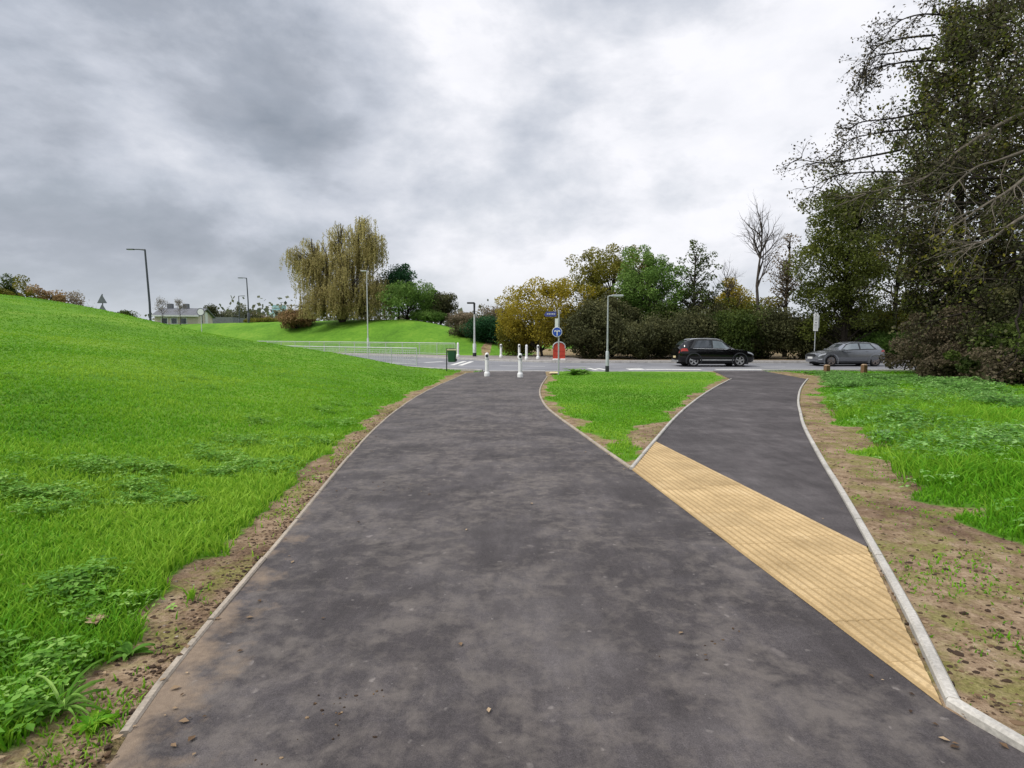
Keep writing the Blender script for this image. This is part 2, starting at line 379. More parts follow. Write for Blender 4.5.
# ------------------------------------------------------------------ ground
def lin(a, b, s): return list(np.arange(a, b, s))
def geo(a, b, s, g):
    o = []; v = a
    while v < b: o.append(v); v += s; s *= g
    return o+[b]
gx = np.array(sorted([-v for v in geo(12, 700, .14, 1.07)]+lin(-11.9, 11.9, .11)+geo(12, 700, .14, 1.07)))
gy = np.array([-6,-3,-1,0,.4]+lin(.6, 14, .11)+lin(14, 52, .28)+geo(52, 1500, .4, 1.08))
X, Y = np.meshgrid(gx, gy); xs, ys = X.ravel(), Y.ravel()
sdP = np.minimum.reduce([sd_poly(xs, ys, p) for p in (MAIN, SIDE, TACT)])
sdR = np.minimum(sd_poly(xs, ys, ROAD), sd_poly(xs, ys, PAVE_FAR))
def soil_mask(x, y):
    n = fbm(x*.9, y*.9, 11)-.5; n2 = fbm(x*3.2, y*3.2, 12)-.5
    dl = xleft(y)-x                                        # left verge
    wid = np.interp(y, [0, 2.5, 4, 7, 11, 16, 28], [.66, .48, .40, .33, .28, .24, .42])
    wid = wid+n*.5+n2*.42
    a = sm(.18, -.1, dl-wid)*(dl > -.3)
    lush = -sd_poly(x, y, LUSH)
    right = (x > 1.5) & (sd_poly(x, y, SIDE) > -.2) & (y < 28.8) & (x > np.interp(y, [2.4, 5, 8, 12, 25], [1.6, 2.6, 3.4, 5., 12.]))
    b = sm(.25, -.25, lush+n*1.1+n2*.6)*right
    isl = (sd_poly(x, y, ISL) < .3)
    di = -sd_poly(x, y, ISL_L); dj = -sd_poly(x, y, ISL)
    c = sm(.38, -.05, dj-.14+n*.9+n2*.5)*isl*.9
    br = sm(0, 1.5, -sd_poly(x, y, BRUSH)+n*2)
    far = sm(39.6, 41, y)*sm(0, 4, x+n*4)*(y < 75)
    return np.clip(np.maximum.reduce([a, b, c, br, far]), 0, 1)
ISL = R_ISL[::-1]+[END_R, S_END_L]+S_LEFT[::-1]; ISL_L = ISL
BRUSH = [(17,12),(16.3,16),(17,20),(18.8,24),(21,28.5),(45,28.5),(45,8),(22,8)]
zs = zg(xs, ys)
zs -= .09*sm(.0, -.12, sdP)*(ys < 29.5)+.22*sm(.45, -.1, sdR)
zs = np.where(sdP < .06, np.minimum(zs, base(ys)+.0-.006), zs)
soil = soil_mask(xs, ys)
nx, ny = len(gx), len(gy); I = np.arange(nx*ny).reshape(ny, nx)
quads = np.stack([I[:-1,:-1].ravel(), I[:-1,1:].ravel(), I[1:,1:].ravel(), I[1:,:-1].ravel()], 1)
tag(mk('ground', np.stack([xs, ys, zs], 1), [quads], M['terrain'], extra={'soil': soil}, smooth=True), kind='structure')

def flat(name, poly, mat, dz=0., thick=0, grid=None, extra=None):
    bm = bmesh.new(); vs = [bm.verts.new((p[0], p[1], 0)) for p in poly]; bm.faces.new(vs)
    bmesh.ops.triangulate(bm, faces=bm.faces[:])
    cuts = [24.]+(grid or [])
    for y in cuts: bmesh.ops.bisect_plane(bm, geom=bm.verts[:]+bm.edges[:]+bm.faces[:], plane_co=(0,y,0), plane_no=(0,1,0))
    bmesh.ops.recalc_face_normals(bm, faces=bm.faces)
    for v in bm.verts: v.co.z = float(base(v.co.y))+dz
    if sum(f.normal.z for f in bm.faces) < 0: bmesh.ops.reverse_faces(bm, faces=bm.faces[:])
    me = bpy.data.meshes.new(name); bm.to_mesh(me); bm.free(); me.materials.append(mat)
    o = bpy.data.objects.new(name, me); C.objects.link(o); return tag(o, kind='structure')
# main path as a fine strip so the soiled left edge can be an attribute
def xright(y):
    pts = R_NEAR[::-1][:-1]+[T_NEAR, T_IN]+R_ISL[::-1]+[END_R]
    return np.interp(y, [p[1] for p in pts], [p[0] for p in pts])
_yl = np.array([END_L[1]]+[p[1] for p in LEFT])[::-1]; _xl2 = np.array([END_L[0]]+[p[0] for p in LEFT])[::-1]
rows = np.array(sorted(set([round(v, 4) for v in list(np.linspace(-4, 29.3, 150))+[24.]]+[p[1] for p in LEFT]+[p[1] for p in R_ISL]+[T_NEAR[1], T_IN[1]]+[p[1] for p in R_NEAR])))
rows = rows[(rows <= RY0)]
cu = np.linspace(0, 1, 25)
PX = np.interp(rows, _yl, _xl2)[:,None]*(1-cu)+xright(rows)[:,None]*cu; PY = rows[:,None]+0*cu
pe = np.clip(1-(PX-np.interp(rows, _yl, _xl2)[:,None])/.55, 0, 1)*np.interp(rows, [0,2.6,3.4,6,12], [1,.85,.6,.4,.2])[:,None]
J = np.arange(PX.size).reshape(PX.shape)
pq = np.stack([J[:-1,:-1].ravel(), J[:-1,1:].ravel(), J[1:,1:].ravel(), J[1:,:-1].ravel()], 1)
tag(mk('path', np.stack([PX.ravel(), PY.ravel(), base(PY).ravel()], 1), [pq], M['asphalt'], extra={'edge': pe.ravel()}), kind='structure')
flat('side_path', SIDE, M['asphalt2'])
flat('road', ROAD, M['road'], -.03)
flat('pavement', PAVE_FAR, M['pave'], .07)

def strip(name, pts, w, z0, z1, mat, seg=None, gap=.012, side=0, rnd=0):
    """edging / kerb: short concrete lengths following a line, one mesh (a structure)"""
    P = [Vector((p[0], p[1], 0)) for p in pts]; mb = MB(); seg = seg or .9
    # resample
    D = [0]
    for a, b in zip(P, P[1:]): D.append(D[-1]+(b-a).length)
    n = max(1, int(D[-1]/seg)); rs = random.Random(3)
    def pt(d):
        for i in range(len(P)-1):
            if d <= D[i+1]+1e-6: return P[i].lerp(P[i+1], (d-D[i])/(D[i+1]-D[i]+1e-9))
        return P[-1]
    for k in range(n):
        a0 = D[-1]*k/n; a1 = D[-1]*(k+1)/n-gap
        prs = [pt(a0+(a1-a0)*j/3) for j in range(4)]; off = rs.uniform(-rnd, rnd)
        V = []; 
        for j, p in enumerate(prs):
            t = (prs[min(j+1,3)]-prs[max(j-1,0)]).normalized(); nn = Vector((-t.y, t.x, 0)); b = float(base(p.y))
            c = p+nn*side; e = min(.012, w*.2)
            for (o, z) in ((-w/2, z0), (-w/2, z1-e), (-w/2+e, z1), (w/2-e, z1), (w/2, z1-e), (w/2, z0)):
                q = c+nn*o; V.append((q.x, q.y, b+z+off*(z > 0)))
        Fs = [(j*6+i, j*6+i+1, (j+1)*6+i+1, (j+1)*6+i) for j in range(3) for i in range(5)]+[(0,1,2,3,4,5), tuple(18+i for i in range(6))[::-1]]
        mb.add(V, Fs)
    return tag(mb.build(name, mat), kind='structure')
strip('path_edging', [p for p in LEFT if p[1] > 2.0], .042, -.08, .011, M['edging_l'], .9, side=-.015, rnd=.006)
strip('path_edging', R_ISL, .05, -.08, .026, M['edging_l'], .9, side=.025, rnd=.003)
strip('path_edging', S_LEFT, .05, -.08, .03, M['edging'], .9, side=-.027, rnd=.003)
strip('path_edging', S_RIGHT, .055, -.08, .034, M['edging'], .9, side=.029, rnd=.003)
strip('path_edging', R_NEAR, .055, -.08, .034, M['edging'], .9, side=.029, rnd=.003)
# road kerbs
strip('kerb', [S_END_R, (20,RY0+.0), (45,RY0+.2)], .14, -.1, .075, M['kerb'], 1., side=.07)
strip('kerb', [END_R, S_END_L], .14, -.1, -.012, M['kerb'], 1., side=-.07)
strip('kerb', [(-70,66),(-30,47),(-15.4,38.6),(-6.3,32.6),(-4,30.6),(-1.5,RY0)], .14, -.1, .075, M['kerb'], 1., side=-.07)
strip('kerb', [(-1.5,RY0), (END_R[0],RY0)], .3, -.1, .012, M['kerb'], 1., side=-.15)
strip('kerb', [(S_END_L[0],RY0), (S_END_R[0],RY0)], .14, -.1, .008, M['pave'], 1., side=-.07)
strip('kerb', ROAD_FAR[:5], .14, -.1, .11, M['kerb'], 1., side=-.02)
strip('kerb', ROAD_FAR[4:6], .3, -.1, .08, M['kerb'], 1., side=-.1)
strip('kerb', ROAD_FAR[5:], .14, -.1, .085, M['kerb'], 1., side=-.02)

# tactile paving: bars run along the strip, real relief, tile joints cut across it
def tactile():
    A, B = Vector((*T_IN, 0)), Vector((*T_NEAR, 0)); A2, B2 = Vector((*T_A, 0)), Vector((*T_B, 0))
    du = (B-A).normalized(); dv = Vector((-du.y, du.x, 0)); dv = dv if (A2-A).dot(dv) > 0 else -dv
    rsl = np.random.default_rng(4); W = .5*((A2-A).dot(dv)+(B2-B).dot(dv)); slope = ((B2-B).dot(dv)-(A2-A).dot(dv))/((B2-A).dot(du)-(A2-A).dot(du))
    u0 = min(0, (A2-A).dot(du))-.05; u1 = max((B-A).dot(du), (B2-A).dot(du))+.05; T = W/2; nb = 8
    bm = bmesh.new(); lo = bm.verts.layers.float.new('low'); sl = bm.verts.layers.float.new('slab')
    for j in range(2):
        n = int((u1-u0)/.4)+2; off = .13*j
        for i in range(n):
            ua = u0+.4*i-off; ub = ua+.4; tone = rsl.uniform(); g = .005; dz = rsl.uniform(-.0012, .0012)
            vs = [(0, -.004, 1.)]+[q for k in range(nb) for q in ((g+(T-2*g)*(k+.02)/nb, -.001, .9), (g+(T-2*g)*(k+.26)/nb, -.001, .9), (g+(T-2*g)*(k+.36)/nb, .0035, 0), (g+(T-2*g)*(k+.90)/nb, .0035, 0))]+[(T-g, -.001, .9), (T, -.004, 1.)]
            us = [(ua, -.004, 1.), (ua+g, 0, 0), (ub-g, 0, 0), (ub, -.004, 1.)]; grid = []
            for (u, zu, lu) in us:
                row = []
                for (v, z, l) in vs:
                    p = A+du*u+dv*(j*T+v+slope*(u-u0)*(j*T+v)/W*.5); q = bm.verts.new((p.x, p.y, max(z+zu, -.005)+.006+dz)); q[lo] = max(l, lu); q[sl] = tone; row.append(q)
                grid.append(row)
            for a_ in range(3):
                for b_ in range(len(vs)-1): bm.faces.new((grid[a_][b_], grid[a_+1][b_], grid[a_+1][b_+1], grid[a_][b_+1]))
    for P, Q, inside in ((A, A2, B), (B, B2, A)):
        nrm = Vector((-(Q-P).y, (Q-P).x, 0)); nrm = -nrm if nrm.dot(inside-P) > 0 else nrm
        bmesh.ops.bisect_plane(bm, geom=bm.verts[:]+bm.edges[:]+bm.faces[:], plane_co=P, plane_no=nrm, clear_outer=True)
    for f in bm.faces:
        f.smooth = False
    if sum(f.normal.z for f in bm.faces) < 0: bmesh.ops.reverse_faces(bm, faces=bm.faces[:])
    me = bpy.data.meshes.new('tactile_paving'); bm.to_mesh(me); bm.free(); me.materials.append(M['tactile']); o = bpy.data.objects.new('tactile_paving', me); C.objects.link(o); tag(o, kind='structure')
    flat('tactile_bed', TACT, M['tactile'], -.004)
tactile()
# painted markings on the road
def mark(pts, mat='white_paint'):
    flat('road_marking', pts, M[mat], -.026)
def dash(x0, y0, x1, y1, w, mat='white_paint'):
    d = Vector((x1-x0, y1-y0)); n = Vector((-d.y, d.x)).normalized()*w/2
    mark([(x0+n.x, y0+n.y), (x1+n.x, y1+n.y), (x1-n.x, y1-n.y), (x0-n.x, y0-n.y)], mat)
for (x0, x1, yy, w_) in [(6.4,7.3,31.0,1.1),(7.35,10.4,30.8,.55),(11.2,14.0,30.8,.5),(14.8,17.2,30.8,.4)]: dash(x0, yy, x1, yy, w_)
for x0 in (4.62, 5.1): dash(x0, 30.3, x0-.25, 31.9, .26, 'white_paint')
for (p, q, w) in [((425,362.3),(443,361),.3),((452,364.6),(465,360.8),.3),((460,365),(472,361),.3),((385,362),(412,361.4),.15),((390,358.5),(415,359.2),.15),((500,365.2),(545,366.0),.13)]:
    dash(*gp(*p), *gp(*q), w)
for (p, q) in [((566,366.3),(590,366.4)),((612,366.6),(640,366.6)),((760,366.6),(785,366.5)),((900,366.5),(930,366.5))]:
    dash(*gp(*p), *gp(*q), .12)
flat('kerb_stones', [gp(549,374.6), gp(558,374.6), gp(558,373.2), gp(550,373.2)], M['yellow_paint'], .065)

# ------------------------------------------------------------------ leaves, blades, trees
def basis(n, rs):
    """random orthonormal pairs"""
    a = rs.normal(size=(n,3)); a /= np.linalg.norm(a, axis=1)[:,None]
    b = rs.normal(size=(n,3)); b -= a*(a*b).sum(1)[:,None]; b /= np.linalg.norm(b, axis=1)[:,None]
    return a, b
def leaf_mesh(P, size, rs, aspect=.6, droop=0.):
    n = len(P); a, b = basis(n, rs)
    if droop: a = a*(1-droop)+np.array([0,0,-1.])*droop; a /= np.linalg.norm(a, axis=1)[:,None]; b -= a*(a*b).sum(1)[:,None]; b /= np.linalg.norm(b, axis=1)[:,None]
    s = size*rs.uniform(.6, 1.35, n)[:,None]
    V = np.stack([P-a*s*.5, P+b*s*aspect*.5, P+a*s*.5, P-b*s*aspect*.5], 1).reshape(-1,3)
    return V, np.arange(n*4).reshape(n,4)
def ell_points(n, rs, shell=.55, flat=0):
    d = rs.normal(size=(n,3)); d /= np.linalg.norm(d, axis=1)[:,None]
    r = (shell+(1-shell)*rs.uniform(0,1,n)**.6)
    return d*r[:,None]
def tubes(polys, n=5):
    """list of (pts (k,3), radii (k,)) -> V, quads"""
    V = []; Fq = []; o = 0
    for P, R in polys:
        P = np.asarray(P, float); k = len(P); t = np.gradient(P, axis=0); t /= np.linalg.norm(t, axis=1)[:,None]+1e-9
        ref = np.array([1,0,0.]) if abs(t[0,0]) < .7 else np.array([0,1.,0])
        u = ref-t*(t@ref)[:,None]; u /= np.linalg.norm(u, axis=1)[:,None]+1e-9; w = np.cross(t, u)
        ang = np.arange(n)*2*math.pi/n
        ring = P[:,None,:]+np.asarray(R)[:,None,None]*(u[:,None,:]*np.cos(ang)[None,:,None]+w[:,None,:]*np.sin(ang)[None,:,None])
        V.append(ring.reshape(-1,3)); i = np.arange(k-1)[:,None]*n; j = np.arange(n)[None,:]
        Fq.append(np.stack([i+j, i+(j+1)%n, i+n+(j+1)%n, i+n+j], -1).reshape(-1,4)+o); o += k*n
    return np.concatenate(V), np.concatenate(Fq)
def grow(rs, p, d, Ln, r, lev, out, tips, spread=.7, up=.15, kids=(3,5), shrink=.62, wob=.18, curl=0.):
    k = 5; P = [np.array(p, float)]; d = np.array(d, float); d /= np.linalg.norm(d)
    for i in range(k-1):
        d = d+rs.normal(size=3)*wob+np.array([0,0,up-curl*i]); d /= np.linalg.norm(d); P.append(P[-1]+d*Ln/(k-1))
    R = np.linspace(r, r*.45 if lev else r*.25, k); out.append((np.array(P), R))
    if lev == 0:
        tips.append((P[-1], d)); tips.append((P[-2], d)); return
    for c in range(rs.integers(*kids)+1):
        t = rs.uniform(.3, 1.)*(k-1); i = min(int(t), k-2); q = P[i]+(P[i+1]-P[i])*(t-i)
        ax = rs.normal(size=3); ax -= d*(ax@d); ax /= np.linalg.norm(ax)+1e-9
        nd = d*(1-spread*.6)+ax*spread
        grow(rs, q, nd, Ln*shrink*rs.uniform(.75,1.2), max(R[i]*.55, .004), lev-1, out, tips, spread, up, kids, shrink, wob, curl)
    grow(rs, P[-1], d, Ln*shrink, R[-1]*.9, lev-1, out, tips, spread, up, kids, shrink, wob, curl)
def crown_tree(name, label, cat, X, Y, zb, h, wx, wy, leaf, bark, seed, cb=.25, n_cl=70, per=130, ls=.16, rc=.55, trunks=1, shell=.45, lump=.25, aspect=.65, group=None, keep=1., topy=None, droop=0.):
    rs = np.random.default_rng(seed)
    t = thing(name, label, cat, (X, Y, zb), 0, group)
    cz = h*(1+cb)/2; rz = h*(1-cb)/2
    cl = ell_points(n_cl, rs, shell)
    lum = 1+lump*np.sin(cl[:,0]*5+seed)*np.cos(cl[:,1]*4+seed*2)+lump*.6*rs.normal(size=n_cl)*.5
    cl = cl*lum[:,None]
    cen = np.stack([cl[:,0]*(wx/2*1.12-rc*.4), cl[:,1]*(wy/2-rc*.4), cz+cl[:,2]*(rz-rc*.4)], 1)
    cen[:,2] = np.clip(cen[:,2], .15*rc, h*1.02)
    polys = []
    for k in range(trunks):
        ox, oy = (rs.normal(size=2)*.12*wx if trunks > 1 else (0,0)); ph = rs.uniform(0, 6)
        zz = np.linspace(0, h*.9, 7); P = np.stack([ox*zz/h*1.5+.02*h*np.sin(zz/h*5+ph)*zz/h, oy*zz/h*1.5+.02*h*np.cos(zz/h*4+ph)*zz/h, zz], 1); P[0,2] = -.3
        polys.append((P, np.linspace(.017*h+.03, .004*h, 7)/math.sqrt(trunks)))
    for c in cen[::(1 if n_cl < 100 else 2)]:
        T = polys[rs.integers(trunks)][0]; hz = np.hypot(c[0], c[1]); z0 = max(cb*h*.6, c[2]-hz*rs.uniform(.6,1.1)); z0 = min(z0, h*.85)
        p0 = np.array([np.interp(z0, T[:,2], T[:,0]), np.interp(z0, T[:,2], T[:,1]), z0]); m = (p0+c)/2+rs.normal(size=3)*.06*h*.4; m[2] += .08*hz
        s = np.array([0,.35,.7,1])[:,None]; B = (1-s)**2*p0+2*s*(1-s)*m+s*s*c
        polys.append((B, np.linspace(.006*h+.008, .004, 4)))
    V, Fq = tubes(polys, 6); mk('trunk', V, [Fq], M[bark], t, smooth=True)
    n = rs.poisson(per*1.45, n_cl); idx = np.repeat(np.arange(n_cl), n); g = rs.normal(size=(len(idx),3))
    g *= (.35+.65*rs.uniform(0,1,len(idx))**.5)[:,None]/np.maximum(np.linalg.norm(g, axis=1)[:,None], .5)*1.15
    crs = rs.uniform(.6, 1.35, n_cl)*rc
    P = cen[idx]+g*crs[idx][:,None]*np.array([1,1,.75])
    P = P[P[:,2] > .03]; idx = idx[:len(P)] if len(idx) != len(P) else idx
    V, Fq = leaf_mesh(P, ls, rs, aspect, droop)
    cv = rs.uniform(0, 1, n_cl)
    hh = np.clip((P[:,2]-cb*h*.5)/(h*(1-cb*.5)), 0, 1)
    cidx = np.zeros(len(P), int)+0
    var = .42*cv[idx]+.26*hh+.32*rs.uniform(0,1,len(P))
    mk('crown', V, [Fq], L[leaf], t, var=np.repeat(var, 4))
    return t
def px_tree(name, label, cat, cx, wpx, top, Y, leaf, bark, seed, base_py=None, **k):
    p = at(cx, HOR, Y); zb = zg1(p.x, Y); tp = at(cx, top, Y).z
    w = wpx/F*Y
    return crown_tree(name, label, cat, p.x, Y, zb, tp-zb, w, k.pop('wy', w*.9), leaf, bark, seed, **k)

# --- trees beyond the road, from left to right
px_tree('maple_tree', 'golden yellow bushy tree behind the red barrier, right of the dark round evergreen', 'tree', 543, 88, 280, 46, 'yellow', 'barkmid', 1, cb=.12, n_cl=110, per=170, ls=.16, rc=.75, trunks=2)
px_tree('broadleaf_tree', 'tallest olive and brown tree of the row beyond the road', 'tree', 612, 80, 243, 52, 'olive', 'barkmid', 2, cb=.2, n_cl=120, per=170, ls=.17, rc=.8)
px_tree('broadleaf_tree', 'fresh mid green round tree above the slim lamp post', 'tree', 648, 66, 249, 47, 'green', 'barkmid', 3, cb=.2, n_cl=100, per=180, ls=.15, rc=.7)
px_tree('young_tree', 'slender thin leaved tree with wispy top, right of the mid green tree', 'tree', 694, 46, 243, 46, 'dgreen', 'barkmid', 4, cb=.15, n_cl=80, per=34, ls=.16, rc=.45, shell=.2, lump=.5)
px_tree('young_tree', 'small yellow topped tree behind the dark hedge, left of the bare tree', 'tree', 730, 40, 280, 50, 'yellow', 'barkmid', 5, cb=.1, n_cl=75, per=130, ls=.17, rc=.6)
px_tree('young_tree', 'thin grey leaved tree close to the right of the bare tree', 'tree', 785, 34, 222, 46, 'tan', 'barkmid', 7, cb=.2, n_cl=60, per=32, ls=.15, rc=.55, shell=.15, lump=.5)
px_tree('broadleaf_tree', 'dark green ivy covered tree rising above the bonnet of the grey car', 'tree', 843, 92, 178, 40, 'ivy', 'bark', 8, cb=.1, n_cl=150, per=210, ls=.15, rc=.8, trunks=2)
px_tree('shrub', 'dark round evergreen bush beside the short road lamp', 'shrub', 489, 40, 317, 55, 'ever', 'bark', 9, cb=.0, n_cl=60, per=190, ls=.15, rc=.7)
px_tree('shrub', 'dull olive bush below the golden brown tree', 'shrub', 520, 44, 322, 47.5, 'olive', 'bark', 10, cb=.0, n_cl=50, per=150, ls=.14, rc=.6)
for i, (cx, w, top, Y_, lf, lab) in enumerate([
    (592, 66, 305, 43.2, 'shade', 'brown grey hedge shrub behind the red barrier'), (640, 62, 318, 42.6, 'shade', 'dark hedge shrub just right of the slim lamp post'),
    (685, 60, 312, 42.6, 'shade', 'dark hedge shrub behind the rear of the black car'), (728, 60, 308, 42.8, 'dgreen', 'dark green hedge shrub above the bonnet of the black car'),
    (768, 56, 305, 42.8, 'shade', 'dark hedge shrub at the foot of the bare tree'), (806, 56, 318, 42.6, 'shade', 'dark hedge shrub behind the roadside notice sign'),
    (612, 60, 296, 46, 'shade', 'taller brown shrub behind the hedge left of the green tree'), (662, 60, 300, 45.5, 'dgreen', 'tall dark shrub under the fresh green tree'), (706, 60, 298, 46, 'shade', 'tall dark shrub under the slender wispy tree'), (748, 56, 296, 46.2, 'olive', 'tall olive shrub between the two cars, behind the hedge')]):
    px_tree('hedge_shrub', lab, 'shrub', cx, w, top, Y_, lf, 'bark', 30+i, cb=.0, n_cl=95, per=170, ls=.15, rc=.7, lump=.3, wy=3.6)
for i, (cx, w, top, Y_, lf, lab) in enumerate([
    (868, 60, 300, 43, 'shade', 'dark shrub behind the roof of the grey car'), (905, 60, 292, 41.5, 'olive', 'yellow olive shrub behind the tail of the grey car'), (945, 70, 285, 42, 'brush', 'reddish brown shrub seen through the gap right of the grey car'), (890, 50, 330, 40.2, 'green', 'low bright green shrub just behind the boot of the grey car'), (1000, 90, 270, 41, 'shade', 'dark shrub beyond the road at the right picture edge')]):
    px_tree('shrub', lab, 'shrub', cx, w, top, Y_, lf, 'bark', 50+i, cb=.0, n_cl=70, per=150, ls=.15, rc=.65, lump=.3, wy=3.)
# left group on the far bank
px_tree('broadleaf_tree', 'dark crowned tree peeping out right of the weeping golden tree', 'tree', 399, 30, 262, 68, 'ever', 'bark', 12, cb=.3, n_cl=50, per=130, ls=.2, rc=.8)
px_tree('broadleaf_tree', 'rounded green tree right of the weeping golden tree', 'tree', 408, 66, 279, 65, 'green', 'bark', 13, cb=.0, n_cl=80, per=150, ls=.18, rc=.8)
px_tree('broadleaf_tree', 'dark brown green upright tree left of the short road lamp', 'tree', 441, 30, 291, 66, 'shade', 'bark', 14, cb=.05, n_cl=60, per=140, ls=.18, rc=.65)
px_tree('broadleaf_tree', 'tan autumn tree behind the short road lamp', 'tree', 462, 30, 312, 64, 'tan', 'bark', 15, cb=.05, n_cl=45, per=120, ls=.18, rc=.65)
px_tree('broadleaf_tree', 'wide pale brown tree behind the dark round evergreen', 'tree', 494, 46, 303, 80, 'tan', 'bark', 16, cb=.1, n_cl=60, per=90, ls=.2, rc=.8)
px_tree('shrub', 'low dark shrub under the tan autumn tree', 'shrub', 466, 26, 327, 57, 'shade', 'bark', 17, cb=0, n_cl=40, per=130, ls=.16, rc=.55)
px_tree('shrub', 'mid green shrub at the foot of the rounded tree', 'shrub', 426, 34, 312, 64, 'green', 'bark', 171, cb=0, n_cl=40, per=130, ls=.16, rc=.55)
px_tree('shrub', 'rusty orange shrub left below the weeping golden tree', 'shrub', 297, 30, 308, 66, 'rust', 'bark', 18, cb=0, n_cl=50, per=150, ls=.17, rc=.6)
px_tree('shrub', 'olive shrub left of the rusty orange shrub', 'shrub', 266, 30, 320, 76, 'olive', 'bark', 19, cb=0, n_cl=36, per=110, ls=.17, rc=.5)
# weeping golden tree
def weeping(name, label, X, Y, zb, lobes, seed):
    rs = np.random.default_rng(seed); t = thing(name, label, 'tree', (X, Y, zb)); polys = []; LP = []; LV = []
    H = max(l[2] for l in lobes)
    for k in range(3):
        ph = rs.uniform(0, 6); lb = lobes[k % len(lobes)]; zz = np.linspace(-.3, lb[2]*.92, 7)
        polys.append((np.stack([lb[0]*np.clip(zz/lb[2], 0, 1)**.7+.25*np.sin(zz+ph), lb[1]*np.clip(zz/lb[2], 0, 1)+.25*np.cos(zz*.8+ph), zz], 1), np.linspace(.26, .05, 7)))
    for (cx, cy, top, rx, ry, ns, drop) in lobes:
        for i in range(ns):
            if i % 14 == 0:
                a = rs.uniform(0, 2*math.pi); q = math.sqrt(rs.uniform(0, 1)); bx = cx+rx*q*math.cos(a)*1.05; by = cy+ry*q*math.sin(a); bz = top-(q**2.)*rx*1.2-rs.uniform(0, .55)*top*rs.uniform(0, 1); bl = rs.uniform(.45, 1.1); bv = rs.uniform()
            e = rs.normal(size=2)*.42; x = bx+e[0]; y = by+e[1]; zt = bz-(e@e)*1.1-rs.uniform(0, .5)
            zt = max(zt, 1.8); ln = min(rs.uniform(.4, 1)*drop*bl*.8, zt-.2); m = int(ln/.075)
            s = np.linspace(0, 1, m); jit = rs.normal(size=2)*.18
            px = x+jit[0]*s+.05*rs.normal(size=m); py = y+jit[1]*s+.05*rs.normal(size=m); pz = zt-ln*s+.35*np.sqrt(np.clip(1-s, 0, 1))*0
            LP.append(np.stack([px, py, pz], 1)); cv = bv
            LV.append(.35*cv+.3*np.clip(pz/H, 0, 1)+.35*rs.uniform(0, 1, m))
            if i % 5 == 0:
                p0 = np.array([cx*.7, cy*.7, max(.5, zt-2.5)]); e = np.array([x, y, zt]); mm = (p0+e)/2+np.array([0,0,.8])
                sv = np.linspace(0, 1, 4)[:,None]; polys.append(((1-sv)**2*p0+2*sv*(1-sv)*mm+sv*sv*e, np.linspace(.06, .012, 4)))
    V, Fq = tubes(polys, 6); mk('trunk', V, [Fq], M['barkmid'], t, smooth=True)
    P = np.concatenate(LP); V, Fq = leaf_mesh(P, .20, rs, .45, .4)
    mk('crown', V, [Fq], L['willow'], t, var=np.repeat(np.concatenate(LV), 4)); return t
pw = at(345, HOR, 66); zw = zg1(pw.x, 66)
weeping('weeping_tree', 'tall weeping golden brown tree on the far grass bank', pw.x, 66, zw,
        [(2.3,0,13.1,1.5,1.6,277,5.), (-.6,.5,12.4,1.7,1.8,277,4.5), (-4.2,0,10.4,2.0,2.0,343,4.), (-2.6,.2,10.0,1.6,1.8,198,4.5), (3.6,0,11.2,1.5,1.8,250,5.), (.8,-1,9.4,3.6,2.4,462,5.5), (-3.,-1,7.4,3.4,2.,303,5.), (3.0,-1,7.,2.4,2.,303,5.), (-.5,-1.2,5.4,4.4,2.,369,4.5)], 21)
# bare trees
def bare(name, label, cx, base_Y, top, seed, leafy=None, lev=3, w=.5, n_leaf=0, bark='barkmid', lean=0, ls=.12, per=2, group=None):
    rs = np.random.default_rng(seed); p = at(cx, HOR, base_Y); zb = zg1(p.x, base_Y); h = at(cx, top, base_Y).z-zb
    t = thing(name, label, 'tree', (p.x, base_Y, zb), 0, group); out = []; tips = []
    zz = np.linspace(-.2, h*.8, 8); T = np.stack([lean*zz/h+.015*h*np.sin(zz*.9), .015*h*np.cos(zz*.8), zz], 1); out.append((T, np.linspace(.014*h+.02, .003*h, 8)))
    for k in range(15):
        z = h*rs.uniform(.3, .8); q = np.array([np.interp(z, T[:,2], T[:,0]), np.interp(z, T[:,2], T[:,1]), z]); a = rs.uniform(0, 6.28)
        grow(rs, q, (math.cos(a)*w, math.sin(a)*w, .75), h*.24*(1.25-z/h), .005*h, lev-1, out, tips, .6, .10, (2,4), .6, .16)
    grow(rs, T[-1], (0,0,1), h*.13, .003*h, lev-1, out, tips, .6, .1, (2,4), .6)
    V, Fq = tubes(out, 4); mk('trunk', V, [Fq], M[bark], t)
    if leafy:
        P = np.array([q+rs.normal(size=3)*.12 for q, d in tips for _ in range(per)]); V, Fq = leaf_mesh(P, ls, rs); mk('crown', V, [Fq], L[leafy], t, var=np.repeat(rs.uniform(0,1,len(P)), 4))
    return t
bare('bare_tree', 'tall bare leafless tree standing above the hedge between the two cars', 757, 44, 195, 61, bark='barkmid')
bare('bare_tree', 'short crooked bare tree left of the tall bare one', 735, 46, 258, 62, w=.9, lean=-1.)
bare('bare_tree', 'pale bare tree behind the dark lamp post on the left', 163, 78, 297, 63, w=1.1, leafy='tan', per=1)
bare('bare_tree', 'pale bare tree above the roof of the cream house', 181, 80, 299, 64, w=1.1, leafy='tan', per=1)
bare('bare_tree', 'pale twiggy tree left of the stacked triangular signs', 80, 70, 290, 65, w=1.1, leafy='tan', per=1)
